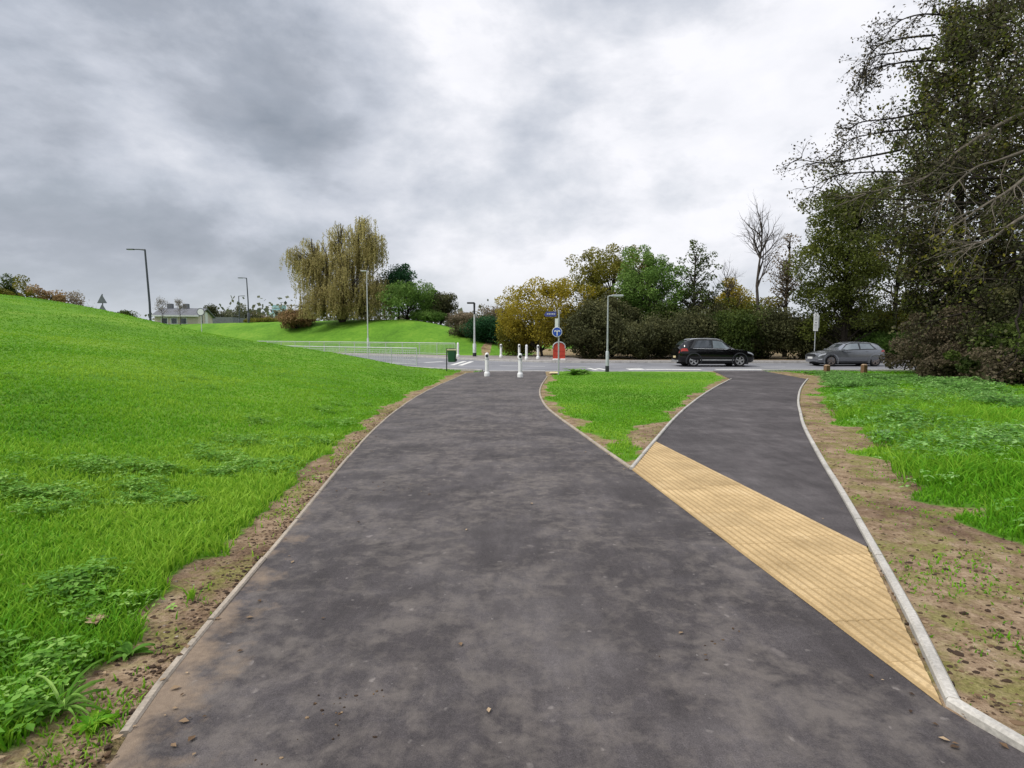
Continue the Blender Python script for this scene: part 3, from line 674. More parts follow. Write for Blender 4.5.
# left skyline shrubs
for i, (cx, w, top, Y_, lf, lab, nm) in enumerate([
    (12, 9, 277, 56, 'dgreen', 'narrow dark cypress, the left of two at the left edge', 'cypress_tree'), (18.5, 8, 280, 57, 'shade', 'narrow dark cypress, the right of two at the left edge', 'cypress_tree'),
    (32, 44, 281, 54, 'olive', 'yellow green shrub on the left skyline', 'shrub'), (54, 42, 286, 53, 'rust', 'brownish orange shrub on the left skyline', 'shrub'), (-6, 28, 282, 54, 'olive', 'green shrub cut by the left picture edge', 'shrub'),
    (72, 30, 294, 60, 'tan', 'grey twiggy shrub left of the triangular signs', 'shrub'),
    (126, 16, 310, 85, 'dgreen', 'small dark shrub just left of the dark lamp post', 'shrub')]):
    px_tree(nm, lab, 'shrub' if nm == 'shrub' else 'tree', cx, w, top, Y_, lf, 'bark', 70+i, cb=.0, n_cl=50, per=130, ls=.17, rc=.55)
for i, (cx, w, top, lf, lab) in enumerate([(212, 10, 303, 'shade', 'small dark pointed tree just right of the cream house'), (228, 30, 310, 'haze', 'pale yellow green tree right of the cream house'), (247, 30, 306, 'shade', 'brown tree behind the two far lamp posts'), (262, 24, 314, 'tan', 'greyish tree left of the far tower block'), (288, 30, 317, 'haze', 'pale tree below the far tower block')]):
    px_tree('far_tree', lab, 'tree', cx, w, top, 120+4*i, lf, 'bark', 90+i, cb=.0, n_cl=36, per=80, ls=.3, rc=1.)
# far-off wood that reads as one mass
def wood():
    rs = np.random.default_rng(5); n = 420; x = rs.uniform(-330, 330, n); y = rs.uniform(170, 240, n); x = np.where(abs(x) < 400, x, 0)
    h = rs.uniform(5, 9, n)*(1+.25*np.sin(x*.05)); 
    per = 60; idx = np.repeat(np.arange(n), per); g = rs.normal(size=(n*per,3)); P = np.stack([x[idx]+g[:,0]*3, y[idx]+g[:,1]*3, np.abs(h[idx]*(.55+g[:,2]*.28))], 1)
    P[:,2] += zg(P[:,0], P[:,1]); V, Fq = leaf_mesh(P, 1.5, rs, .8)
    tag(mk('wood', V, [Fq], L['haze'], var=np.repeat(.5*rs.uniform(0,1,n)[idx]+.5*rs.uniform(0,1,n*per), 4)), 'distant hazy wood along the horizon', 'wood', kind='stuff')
wood()

# --- the big trees and brush at the right
def big_tree(name, label, X, Y, h, seed, leafs, n_limb, lean=(0,0), lo=.12, wid=.5, per=9, ls=.13, lev=3, reach=None, rad_=.26, seg=.28):
    rs = np.random.default_rng(seed); zb = zg1(X, Y); t = thing(name, label, 'tree', (X, Y, zb)); out = []; tips = []
    zz = np.linspace(-.3, h*.93, 10); T = np.stack([lean[0]*np.maximum(zz/h, 0)**1.3+.012*h*np.sin(zz*.5+seed), lean[1]*(zz/h)+.012*h*np.cos(zz*.45), zz], 1); out.append((T, np.linspace(rad_, .05, 10)))
    for k in range(n_limb):
        z = h*(lo+(.92-lo)*(k+.5)/n_limb); a = k*2.4+rs.uniform(-.4, .4)
        q = np.array([np.interp(z, T[:,2], T[:,0]), np.interp(z, T[:,2], T[:,1]), z]); Ln = wid*h*seg*2.4*(1.1-.75*abs(z/h-.42)**1.2)*rs.uniform(.75, 1.15)*.55
        if reach: Ln = .5*np.interp(q[2], [v[0] for v in reach], [v[1] for v in reach])*rs.uniform(.8, 1.1)
        grow(rs, q, (math.cos(a), math.sin(a), .28), Ln, .10*(1.1-z/h)+.02, lev-1, out, tips, .75, .02, (3,5), .62, .17, .015)
    V, Fq = tubes(out, 5); mk('trunk', V, [Fq], M['bark'], t, smooth=True)
    TP = np.array([q for q, d in tips]+[P_[2] for P_, R_ in out if R_[0] < .03])
    for j, (lf, frac, sig) in enumerate(leafs):
        sel = TP[rs.uniform(0, 1, len(TP)) < frac]
        if len(sel) == 0: continue
        cl = rs.uniform(0, 1, len(sel)); idx = np.repeat(np.arange(len(sel)), per); P = sel[idx]+rs.normal(size=(len(idx),3))*sig
        P = P[P[:,2] > .1] if False else P
        V, Fq = leaf_mesh(P, ls, rs, .7); mk('crown', V, [Fq], L[lf], t, var=np.repeat(.45*cl[idx]+.55*rs.uniform(0,1,len(P)), 4))
    return t, T
p = at(948, HOR, 25); big_tree('oak_tree', 'tall dark tree with thinning purple brown leaves filling the upper right', p.x, 25, 17.0, 101, [('purple', .40, .16), ('ivy', .30, .18), ('olive', .10, .18)], 44, lean=(.6,0), lo=.16, per=15, ls=.13, lev=3, reach=[(2,2.6),(5,3.2),(8,4.0),(9.2,4.6),(11,3.9),(12.5,3.1),(14.5,2.2),(17,1.0)])
p = at(1050, HOR, 20); big_tree('oak_tree', 'near dark tree at the right picture edge with pale dead lower boughs', p.x, 20, 14.5, 102, [('shade', .6, .24), ('purple', .3, .2), ('ivy', .3, .25)], 26, lo=.1, wid=.62, per=12, ls=.115)
p = at(905, HOR, 39.5); big_tree('oak_tree', 'slim dark trunked tree beyond the road behind the grey car', p.x, 40.5, 13, 103, [('purple', .6, .3), ('dgreen', .5, .3)], 16, lo=.3, wid=.5, per=9, ls=.15, rad_=.2)
# dead boughs hanging into the verge: pale long branches with twigs
def bough(label, pts, r, seed, bark='barkpale', twigs=14, tl=1.2, leafy=None, name='dead_branch'):
    rs = np.random.default_rng(seed); P = np.array(spline([tuple(p) for p in pts], 5)); o0 = P[0].copy(); t = thing(name, label, 'branch', tuple(o0)); P = P-o0
    out = [(P, np.linspace(r, r*.2, len(P)))]; tips = []
    for k in range(twigs):
        i = rs.integers(len(P)//5, len(P)-1); d = P[min(i+1, len(P)-1)]-P[i-1]; d = d/np.linalg.norm(d)+rs.normal(size=3)*.65
        grow(rs, P[i], d, tl*rs.uniform(.5, 1.1), max(r*.34, .016), 1, out, tips, .7, -.02, (2,4), .6, .2)
    V, Fq = tubes(out, 5); mk('bough', V, [Fq], M[bark], t, smooth=True)
    if leafy:
        Q = np.array([q+rs.normal(size=3)*.09 for q, d in tips for _ in range(2)]); V, Fq = leaf_mesh(Q, .11, rs); mk('leaves', V, [Fq], L[leafy], t, var=np.repeat(rs.uniform(0,1,len(Q)), 4))
    return t
A = lambda px, py, Y: at(px, py, Y)
bough('long pale branch reaching left across the big dark tree, bare twigs at its end', [A(1045,105,19.5), A(1005,122,19.5), A(960,150,19.8), A(925,178,20.2), A(880,190,20.6), A(858,195,21)], .085, 201, 'barkpale', 16, 1.0)
bough('bare twiggy branch poking furthest left into the sky', [A(900,150,23), A(860,158,23), A(825,163,23), A(795,158,23)], .05, 202, 'bark', 14, .9, 'purple')
bough('drooping bare branch high on the left of the big tree', [A(935,35,24), A(905,38,24), A(880,45,24), A(868,60,24), A(862,80,24)], .05, 203, 'bark', 16, .9, 'purple')
bough('bare twiggy branch just below the high drooping one', [A(945,60,24), A(905,62,24), A(870,70,24), A(858,85,24)], .05, 204, 'bark', 18, .9, 'purple')
bough('short dark twiggy branch jutting left above the longest twigs', [A(930,110,23.5), A(895,118,23.5), A(862,122,23.5), A(848,130,23.5)], .05, 205, 'bark', 18, .9, 'purple')
for k_, (lab_, pp) in enumerate([('arching bare branch at the very top left of the big tree', [(960,18),(925,14),(898,22),(882,42)]), ('bare branch drooping between the two high twiggy ones', [(930,48),(900,52),(872,58),(864,78)]), ('dark twiggy branch left of the trunk, mid height', [(925,128),(885,132),(850,140),(832,160)]), ('low twiggy branch just above the ivy covered tree', [(905,172),(868,172),(835,176),(812,188)])]):
    bough(lab_, [A(q_[0], q_[1], 23.6) for q_ in pp], .045, 220+k_, 'bark', 20, 1.0, 'purple')
bough('pale curved dead bough hanging at the right edge', [A(1040,165,17), A(1010,190,17), A(985,205,17.1), A(960,222,17.3), A(930,240,17.5)], .06, 206, 'barkpale', 12, 1.3)
bough('pale dead bough forking low at the right edge', [A(1045,205,16), A(1015,222,16), A(990,240,16.2), A(965,246,16.5), A(935,258,17)], .06, 207, 'barkpale', 12, 1.2, 'olive')
bough('thin pale dead bough with upturned twigs near the right edge', [A(1040,145,17), A(1000,160,17), A(975,168,17.1), A(950,190,17.3), A(938,212,17.5)], .05, 208, 'barkpale', 14, 1.2)
# brush and shrubs along the right verge
for i, (cx, w, top, Y_, lf, lab, n, kk) in enumerate([
    (948, 74, 318, 26.5, 'brush', 'reddish brown dead brush beside the road end of the lush verge', 80, 150),
    (985, 96, 300, 23.5, 'brush', 'tall reddish brown bramble thicket under the big trees', 110, 170),
    (1035, 110, 285, 20.5, 'shade', 'dark shrub under the near tree at the right edge', 110, 180),
    (1012, 60, 325, 19.5, 'dgreen', 'dark green low shrub in front of the bramble thicket', 60, 120),
    (1052, 90, 322, 17.5, 'dgreen', 'green leaved shrub cut by the right picture edge', 70, 150),
    (930, 36, 346, 27.3, 'brush', 'lowest brown bramble at the left end of the undergrowth', 45, 110),
    (1000, 70, 348, 20.5, 'brush', 'low tangled brown bramble in front of the dark green shrub', 70, 130),
    (1030, 60, 352, 17.5, 'brush', 'nearest low brown bramble at the right picture edge', 60, 120),
    (952, 56, 330, 27.6, 'shade', 'dark olive thicket behind the dead brush', 70, 150),
    (962, 70, 352, 22, 'brush', 'low brown brush at the edge of the lush verge', 60, 130),
    (975, 90, 250, 27, 'shade', 'tall dark ivy mass between the two big trees', 110, 170),
    (1010, 120, 215, 25, 'shade', 'highest dark ivy mass behind the dead boughs', 150, 180)]):
    px_tree('thicket', lab, 'shrub', cx, w, top, Y_, lf, 'bark', 120+i, cb=.0, n_cl=n, per=kk, ls=.11, rc=.36, lump=.75, wy=3.0)

# ------------------------------------------------------------------ grass and ground plants (stuff)
def scatter(n, r0, r1, rs, a0=-64, a1=64, pw=0.):
    r = np.exp(rs.uniform(math.log(r0), math.log(r1), n)); a = np.radians(rs.uniform(a0, a1, n))
    return r*np.sin(a), r*np.cos(a), r
def is_paved(x, y, m=.04):
    return (np.minimum.reduce([sd_poly(x, y, p) for p in (MAIN, SIDE, TACT)]) < m) | (np.minimum(sd_poly(x, y, ROAD), sd_poly(x, y, PAVE_FAR)) < .12)
def blades(x, y, h, w, rs, var, name, mat, lab, lean=.5):
    n = len(x); z = zg(x, y)-.01; a = rs.uniform(0, 2*math.pi, n); b = rs.uniform(0, 2*math.pi, n); ln = lean*rs.uniform(.2, 1.3, n)*h
    px, py = np.cos(a)*w/2, np.sin(a)*w/2; lx, ly = np.cos(b)*ln, np.sin(b)*ln
    V = np.stack([np.stack([x-px, y-py, z], 1), np.stack([x+px, y+py, z], 1), np.stack([x+px*.8+lx*.35, y+py*.8+ly*.35, z+h*.6], 1), np.stack([x-px*.8+lx*.35, y-py*.8+ly*.35, z+h*.6], 1), np.stack([x+lx, y+ly, z+h*.93], 1)], 1).reshape(-1,3)
    i = np.arange(n)[:,None]*5
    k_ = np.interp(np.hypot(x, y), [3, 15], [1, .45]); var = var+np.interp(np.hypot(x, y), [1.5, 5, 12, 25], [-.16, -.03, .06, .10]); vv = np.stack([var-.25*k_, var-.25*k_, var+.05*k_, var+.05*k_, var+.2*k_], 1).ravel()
    return tag(mk(name, V, [i+np.array([0,1,2,3]), i+np.array([3,2,4])], mat, var=np.clip(vv, 0, 1)), lab, 'grass', kind='stuff')
rs = np.random.default_rng(7)
x, y, r = scatter(620000, 1.3, 48, rs)
s_ = soil_mask(x, y); keep = (~is_paved(x, y)) & (rs.uniform(0,1,len(x)) > np.where(s_ > .5, np.where(fbm(x*2.6, y*2.6, 61) > .57, .80, .985), s_*1.15-.03)) & (y < 60) & (sd_poly(x, y, BRUSH) > -.3)
x, y, r = x[keep], y[keep], r[keep]
lush = sm(-.2, .6, -sd_poly(x, y, LUSH)); patch = fbm(x*.8, y*.8, 21); pat2 = fbm(x*.22, y*.22, 22)
dl = xleft(y)-x; tuft = sm(1.6, .5, dl)*(dl > 0)*sm(14, 3, y)
h = (.055+.05*patch)*(1+.9*lush+.45*tuft)*.88*rs.uniform(.6, 1.4, len(x))*np.interp(y, [6, 14, 24], [1, .7, .55])
h *= np.where(soil_mask(x, y) > .5, .42, 1)
h *= np.where(sd_poly(x, y, ISL) < 0, .8, 1)*np.where((y > 27.4) & (x > 1) & (x < 13), .35, 1)
w = np.clip(.0045+.0016*r, .005, .05)*rs.uniform(.7, 1.3, len(x))
pat3 = fbm(x*.12+3, y*.12, 23); fade = np.interp(r, [3, 12, 25], [1, .55, .35])
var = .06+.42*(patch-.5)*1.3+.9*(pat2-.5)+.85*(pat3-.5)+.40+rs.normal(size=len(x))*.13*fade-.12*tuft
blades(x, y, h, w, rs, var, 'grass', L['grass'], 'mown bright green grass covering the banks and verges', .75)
def clover(n_cl, sites, name, mat, lab, per=(14,26), ls=.055, sp=.13, hh=.14, leaves=3):
    """clumps of low broad leaves"""
    rs = np.random.default_rng(len(lab)+n_cl); cx, cy = sites; k = rs.integers(*per, len(cx)); idx = np.repeat(np.arange(len(cx)), k); n = len(idx)
    sc = rs.uniform(.6, 1.3, len(cx))
    dx, dy = rs.normal(size=n)*sp*sc[idx], rs.normal(size=n)*sp*sc[idx]; x = cx[idx]+dx; y = cy[idx]+dy
    ok = ~is_paved(x, y, .03); x, y, idx, dx, dy = x[ok], y[ok], idx[ok], dx[ok], dy[ok]; n = len(x)
    d = np.hypot(dx, dy)/(sp*sc[idx]*2); z = zg(x, y)+hh*np.interp(y, [14, 24], [1, .5])*sc[idx]*np.clip(1.1-d*.6, .3, 1)*rs.uniform(.55, 1.1, n)
    V = []; var = .35*rs.uniform(0,1,len(cx))[idx]+.6*rs.uniform(0,1,n)
    rot = rs.uniform(0, 6.28, n); s = ls*sc[idx]*rs.uniform(.6,1.4,n)*np.clip(.8+.03*y, 1, 2)
    out = []; 
    for q in range(leaves):
        a = rot+q*2*math.pi/leaves+rs.normal(size=n)*.3; ca, sa = np.cos(a), np.sin(a); tilt = rs.uniform(-.35, .3, n)
        for (u, v_, dz) in ((.05,0,0), (.55,.34,.04), (1.05,0,-.12), (.55,-.34,.04)):
            out.append(np.stack([x+(ca*u-sa*v_)*s, y+(sa*u+ca*v_)*s, z+(dz+tilt*u)*s], 1))
    V = np.stack(out, 1).reshape(-1,3); Fq = np.arange(n*leaves*4).reshape(-1,4)
    return tag(mk(name, V, [Fq], mat, var=np.repeat(var, leaves*4)), lab, 'plants', kind='stuff')
rs = np.random.default_rng(8)
x, y, r = scatter(16000, 1.6, 16, rs, -64, 0); dl = xleft(y)-x
pn = fbm(x*.55, y*.55, 33)+.14*np.exp(-((dl-1.1)/.9)**2)
k = (dl > .45) & (pn > .56) & (rs.uniform(0,1,len(x)) < np.interp(dl, [.4,.9,2.2,3.5,9], [.35,.9,.8,.16,.03])*np.interp(r, [2,5,9,16], [1,.75,.5,.3])); x, y = x[k], y[k]; k = (fbm(x*2.2, y*2.2, 35) > .56); x, y = x[k][:520], y[k][:640]
clover(1, (x, y), 'ground_cover', L['weed'], 'patches of low broad leaved weeds in the left bank grass', ls=.031, sp=.085, hh=.12)
x = rs.uniform(4, 22, 9000); y = rs.uniform(3.5, 28.5, 9000); q = -sd_poly(x, y, LUSH); k = (q > .1) & (fbm(x*.6, y*.6, 41) > .44) & (sd_poly(x, y, BRUSH) > -.2); x, y = x[k], y[k]
k = rs.uniform(0,1,len(x)) < np.interp(np.hypot(x,y), [5,12,28], [.45,.8,.9]); x, y = x[k][:2200], y[k][:2200]
clover(2, (x, y), 'ground_cover', L['nettle'], 'dense low nettles and lush weeds covering the right verge', per=(12,24), ls=.055, sp=.17, hh=.27)
# long arching grass at the edge of the lush verge
x = rs.uniform(3.5, 14, 60000); y = rs.uniform(3, 14, 60000); q = -sd_poly(x, y, LUSH); k = (q > -.05) & (q < 2.6) & (fbm(x*1.3, y*1.3, 44) > .47) & ~is_paved(x, y); x, y = x[k][:15000], y[k][:15000]
blades(x, y, rs.uniform(.14, .34, len(x)), np.full(len(x), .011), rs, .25+.6*rs.uniform(0,1,len(x)), 'long_grass', L['grass'], 'long arching grass along the near edge of the right verge', 1.1)
# fallen leaves and crumbs of earth
def litter():
    rs = np.random.default_rng(9); x, y, r = scatter(9000, 1.6, 26, rs, -50, 60); dl = xleft(y)-x
    p = .006+.13*((dl > -.05) & (dl < .6))+.03*((dl >= .6) & (dl < 6))+.14*(soil_mask(x, y) > .5)
    k = (rs.uniform(0,1,len(x)) < p) & (np.minimum(sd_poly(x,y,ROAD), sd_poly(x,y,PAVE_FAR)) > 0) & (sd_poly(x,y,TACT) > 0); x, y = x[k], y[k]; n = len(x)
    pv = is_paved(x, y, 0); z = np.where(pv, base(y)+.007, zg(x, y)+.012)+np.where(soil_mask(x,y) < .3, .03, 0)*(~pv)
    V = []; a = rs.uniform(0, 6.28, n); s = rs.uniform(.006, .022, n)*(1+.02*y); ca, sa = np.cos(a), np.sin(a)
    for (u, v_, dz) in ((-1,0,.0), (-.2,.6,.12), (1,.1,.05), (.1,-.65,.18)): V.append(np.stack([x+(ca*u-sa*v_)*s, y+(sa*u+ca*v_)*s, z+dz*s*1.6], 1))
    tag(mk('leaf_litter', np.stack(V, 1).reshape(-1,3), [np.arange(n*4).reshape(n,4)], L['litter'], var=np.repeat(rs.uniform(0,1,n), 4)), 'small dead leaves scattered on the path and bare earth', 'leaves', kind='stuff')
litter()
def clods():
    rs = np.random.default_rng(10); V = []; Fs = []; o = 0; var = []
    ico = bmesh.new(); bmesh.ops.create_icosphere(ico, subdivisions=1, radius=1); B = np.array([v.co for v in ico.verts]); T = np.array([[v.index for v in f.verts] for f in ico.faces]); ico.free()
    pts = []
    for (px, py, n, sp) in ((350,698,16,.09), (330,712,8,.06), (415,490,12,.16), (390,484,6,.1), (724,640,4,.05), (735,630,3,.03), (345,735,6,.06), (282,760,4,.04), (700,655,4,.05)):
        c = gp(px, py); pts += [(c[0]+rs.normal()*sp*1.4, c[1]+rs.normal()*sp*.6, rs.uniform(.002, .008)) for _ in range(n)]
    for _ in range(2600):
        yy = math.exp(rs.uniform(math.log(1.6), math.log(14))); xx = float(xleft(yy))-abs(rs.normal())*.22+.02; pts.append((xx, yy, rs.uniform(.003, .013)*(1+.03*yy)))
    for _ in range(9500):
        yy = math.exp(rs.uniform(math.log(1.5), math.log(16))); xx = rs.uniform(1.7, 2.6+.45*yy); pts.append((xx, yy, rs.uniform(.003, .024)*rs.uniform(.25,1)**1.6))
    P = np.array(pts); sm_ = soil_mask(P[:,0], P[:,1]); pv = is_paved(P[:,0], P[:,1], .02); nfirst = 63; Z = zg(P[:,0], P[:,1])
    for i, (xx, yy, s) in enumerate(P):
        if i >= nfirst and (sm_[i] < .5 or pv[i]): continue
        z = float(base(yy))+.001 if pv[i] else Z[i]-s*.1
        V.append(B*s*rs.uniform(.6, 1.3, 3)*np.array([1.2,1,.7])*rs.uniform(.75,1.2,(len(B),1))+np.array([xx, yy, z])); Fs.append(T+o); o += len(B); var += [rs.uniform()**1.5*.75]*len(B)
    tag(mk('earth_crumbs', np.concatenate(V), [np.concatenate(Fs)], L['litter'], var=var), 'crumbs of earth and small stones on the verges and path', 'earth', kind='stuff')
clods()
def plant(name, label, px, py, n, ln, wd, mat, seed, up=.6, lift=0, cat='plant'):
    rs = np.random.default_rng(seed); X_, Y_ = gp(px, py); z0 = zg1(X_, Y_)+lift
    if px < 300:                                            # on the bank: march the ray to the real surface
        dx, dy, dz = ray(px, py); t = .5
        while EYE+dz*t > zg1(dx*t, dy*t)+lift and t < 60: t += .01
        X_, Y_ = dx*t, dy*t; z0 = zg1(X_, Y_)+lift
    t = thing(name, label, cat, (X_, Y_, z0)); V = []; Fs = []; va = []
    for k in range(n):
        a = rs.uniform(0, 6.28); l = ln*rs.uniform(.6, 1.15); e = rs.uniform(.2, 1.)*up; d = np.array([math.cos(a), math.sin(a)]); nn = np.array([-d[1], d[0]]); o = len(V)
        for s in (0, .25, .5, .75, 1.):
            r_ = l*s*math.cos(e*(1-s*.6)); z = l*(math.sin(e)*s*1.5-.75*s*s*math.sin(e)-.15*s*s); w = wd*(.25+math.sin(math.pi*min(s+.12, 1)))*.5*(1 if s < 1 else .15)
            c = d*r_; V += [(c[0]+nn[0]*w, c[1]+nn[1]*w, z+.01), (c[0], c[1], z), (c[0]-nn[0]*w, c[1]-nn[1]*w, z+.01)]
        for i in range(4): Fs += [(o+i*3+j, o+i*3+j+1, o+i*3+3+j+1, o+i*3+3+j) for j in (0,1)]
        va += [float(np.clip(rs.normal(.55, .22), 0, 1))]*15
    mk('leaves', V, [np.array(Fs)], mat, t, var=va); return t
plant('dock_plant', 'pale silvery leafed plant standing alone where the bare earth meets the lush verge', 886, 441, 34, .30, .085, L['palew'], 1, 1.1)
plant('weed_plant', 'leafy weed clump growing beside the foot of the round blue sign', 574, 375, 60, .55, .11, L['weed'], 2, 1.2)
plant('weed_plant', 'second leafy weed clump right beside it on the wedge of grass', 583, 374, 50, .45, .10, L['weed'], 3, 1.2)
plant('grass_tuft', 'coarse arching grass tuft on the bare earth at the bottom left', 62, 712, 26, .20, .012, L['weed'], 4, 1.1)
plant('weed_plant', 'small leafy weed on bare earth just above the arching tuft', 130, 655, 16, .10, .03, L['weed'], 5, .8)
plant('weed_plant', 'flat yellow green weed on the bare earth near the bottom left corner', 92, 728, 22, .09, .025, L['grass'], 6, .5)
t = plant('fallen_leaf', 'large dry tan leaf lying on the left bank grass', 94, 621, 4, .075, .07, L['litter'], 8, .25, .055, 'leaf')
for v in t.children[0].data.attributes['var'].data: v.value = .92

# ------------------------------------------------------------------ street furniture
def bollard(px, py_b, py_t, label, refl=True, grp='white bollards at the path crossing', wide=True):
    X_, Y_ = gp(px, py_b); zb = float(base(Y_)) + (.07 if Y_ > 37.5 else 0); h = at(px, py_t, Y_).z-zb
    t = thing('bollard', label, 'bollard', (X_, Y_, zb), 0, grp); r = .088
    MB().lathe([(r*1.45,0),(r*1.5,.10),(r*1.42,.17),(r*1.1,.20),(r*1.0,.21)], n=20).build('base', M['white_plastic'], t, True)
    MB().lathe([(r,.20),(r*.98,h-.16),(r*.96,h-.07),(r*.75,h-.02),(r*.4,h),(0,h+.005)], n=20).build('post', M['white_plastic'], t, True)
    if refl:
        f = MB(); f.lathe([(0,-.012),(.058,-.012),(.068,-.004),(.068,0.02)], (0,-r-.012,h-.14), 18, 'y'); f.build('reflector', M['dark_plastic'], t, True)
        MB().lathe([(r+.006,h-.30),(r+.006,h-.27)], n=20).build('band', M['galv'], t)
    return t
bollard(487, 376.2, 352.7, 'near white bollard in the middle of the path, the left of the pair')
bollard(520.2, 377.2, 353.3, 'near white bollard at the right of the pair in the path')
bollard(501, 358.3, 344, 'far white bollard across the road, the leftmost of its row')
bollard(519.2, 359, 344.2, 'far white bollard standing directly behind the right near bollard')
bollard(526.5, 360.6, 344.7, 'plain far white bollard without reflector, right of the near pair', False)
bollard(538, 360, 345, 'far white bollard nearest to the red barrier')
bollard(458, 357.6, 342.6, 'plain white bollard at the right end of the far railing, beside the bin', False)

def lamp(px, py_b, py_t, Yv, label, dir_=1, arm=.9, mat='palepole', base_h=.9, r=.06, black=False, head='led', lean=0., zb=None):
    p = at(px, HOR, Yv); zb = zg1(p.x, Yv) if zb is None else zb; h = at(px, py_t, Yv).z-zb
    t = thing('street_lamp', label, 'street lamp', (p.x, Yv, zb))
    MB().lathe([(r*1.75,.0),(r*1.75,base_h),(r*1.2,base_h+.06)], n=16).build('base', M[mat], t, True)
    MB().tube([(0,0,base_h), (0,0,h*.5), (lean,0,h)], [r, r*.85, r*.68], 12).build('pole', M[mat], t, True)
    if black: MB().lathe([(r*1.95,-.02),(r*1.95,.30),(r*1.75,.30)], n=16).build('sleeve', M['dark_plastic'], t, True)
    if head == 'led':
        MB().tube([(lean,0,h-.03), (lean+dir_*arm*.5,0,h+.01), (lean+dir_*arm,0,h+.02)], [r*.7, r*.5, r*.45], 10).build('arm', M[mat], t, True)
        hb = MB(); hb.box((lean+dir_*(arm+.25),0,h+.015), (.6,.24,.09), 0, .03).build('lamp_head', M[mat], t)
        MB().box((lean+dir_*(arm+.27),0,h-.034), (.42,.17,.012)).build('lens', M['signwhite'], t)
    else:
        MB().tube([(lean,0,h), (lean,0,h-.9)], [.085,.07], 12).build('bracket', M['dark_plastic'], t, True)
        MB().box((lean-.28,-.02,h), (.62,.26,.13), 0, .04).build('lamp_head', M['dark_plastic'], t)
    return t
lamp(607.5, 373, 296, 28.6, 'slim grey lamp post with short arm at the edge of the wedge of grass', 1, .22, 'galv', 1.0, .05, True)
lamp(474.5, 358, 303, 45.5, 'pale lamp post with black head and black foot beyond the road', 1, .5, 'palepole', 1.0, .08, True, 'box', zb=.46)
lamp(368, 336, 271, 56, 'thin pale lamp post in front of the weeping golden tree', -1, .05, 'palepole', 1.0, .06)
lamp(151.5, 320, 249.5, 46, 'tall dark grey lamp post above the near bank on the left', -1, .9, 'darkpole', 1.2, .095, lean=-.18)
lamp(249.5, 328, 278, 74, 'taller of the two far lamp posts above the far bank', -1, .55, 'darkpole', 1.2, .09, lean=-.1)
lamp(240.3, 328, 296, 95, 'shorter of the two far lamp posts, its arm pointing right', 1, .5, 'darkpole', 1.2, .09)

def railing(label, pts, h=1.05, bay=2.0, bars=True):
    P = [Vector((p[0], p[1], 0)) for p in pts]; t = thing('guardrail', label, 'railing', (P[0].x, P[0].y, zg1(P[0].x, P[0].y))); o = t.location
    D = [0]
    for a, b in zip(P, P[1:]): D.append(D[-1]+(b-a).length)
    def pt(d):
        for i in range(len(P)-1):
            if d <= D[i+1]+1e-6: q = P[i].lerp(P[i+1], (d-D[i])/(D[i+1]-D[i])); break
        else: q = P[-1]
        return Vector((q.x, q.y, zg1(q.x, q.y)+.03))-o
    n = max(1, round(D[-1]/bay)); Q = [pt(D[-1]*k/n) for k in range(n+1)]; U = lambda q, z: (q.x, q.y, q.z+z)
    MB().tube([U(q, h) for q in Q], .034, 8).build('top_rail', M['rail'], t, True)
    MB().tube([U(q, .14) for q in Q], .022, 8).build('bottom_rail', M['rail'], t, True)
    for q in Q: MB().tube([U(q, -.1), U(q, h-.02)], .034, 8).build('post', M['rail'], t, True)
    for a, b in zip(Q, Q[1:]):
        m = MB(); m.tube([U(a.lerp(b, .03), h-.12), U(b.lerp(a, .03), h-.12)], .012, 5)
        for k in range(1, 14): q = a.lerp(b, k/14); m.tube([U(q, .14), U(q, h-.12)], .0105, 4)
        m.build('infill_bars', M['rail'], t)
    return t
railing('near grey pedestrian railing on the kerb behind the grass bank', [(-5.4,31.75),(-15.3,38.25),(-24,43.2)])
railing('far grey pedestrian railing along the foot of the far bank', [(-4.9,48.3),(-8,50.1),(-16.2,54.6),(-27.5,60.0)])

# litter bin
X_, Y_ = gp(446.6, 372.3); zb = zg1(X_, Y_); t = thing('litter_bin', 'dark green litter bin on a thin black post at the end of the lawn', 'bin', (X_, Y_, zb))
MB().tube([(0,0,-.2), (.02,0,1.15)], .028, 10).build('post', M['dark_plastic'], t, True)
m = MB(); W = [(.18,.17,.46), (.19,.18,.52), (.21,.2,1.02)]
V = []
for (a, b, z) in W: V += [(.28-a+.06, -b, z), (.28+a-.06, -b, z), (.28+a, -b+.06, z), (.28+a, b-.06, z), (.28+a-.06, b, z), (.28-a+.06, b, z), (.28-a, b-.06, z), (.28-a, -b+.06, z)]
m.add(V, [(i*8+k, i*8+(k+1)%8, i*8+8+(k+1)%8, i*8+8+k) for i in range(2) for k in range(8)]+[tuple(range(8))[::-1], tuple(range(16,24))]); m.build('bin_body', M['bin'], t, True)
MB().box((.28,0,1.07), (.48,.44,.07), 0, .025).build('lid', M['bintop'], t)
MB().box((.28,0,1.125), (.34,.32,.035), 0, .015).build('lid_cap', M['dark_plastic'], t)
MB().box((.48,-.05,.56), (.10,.2,.14), 0, .02).build('latch', M['dark_plastic'], t)

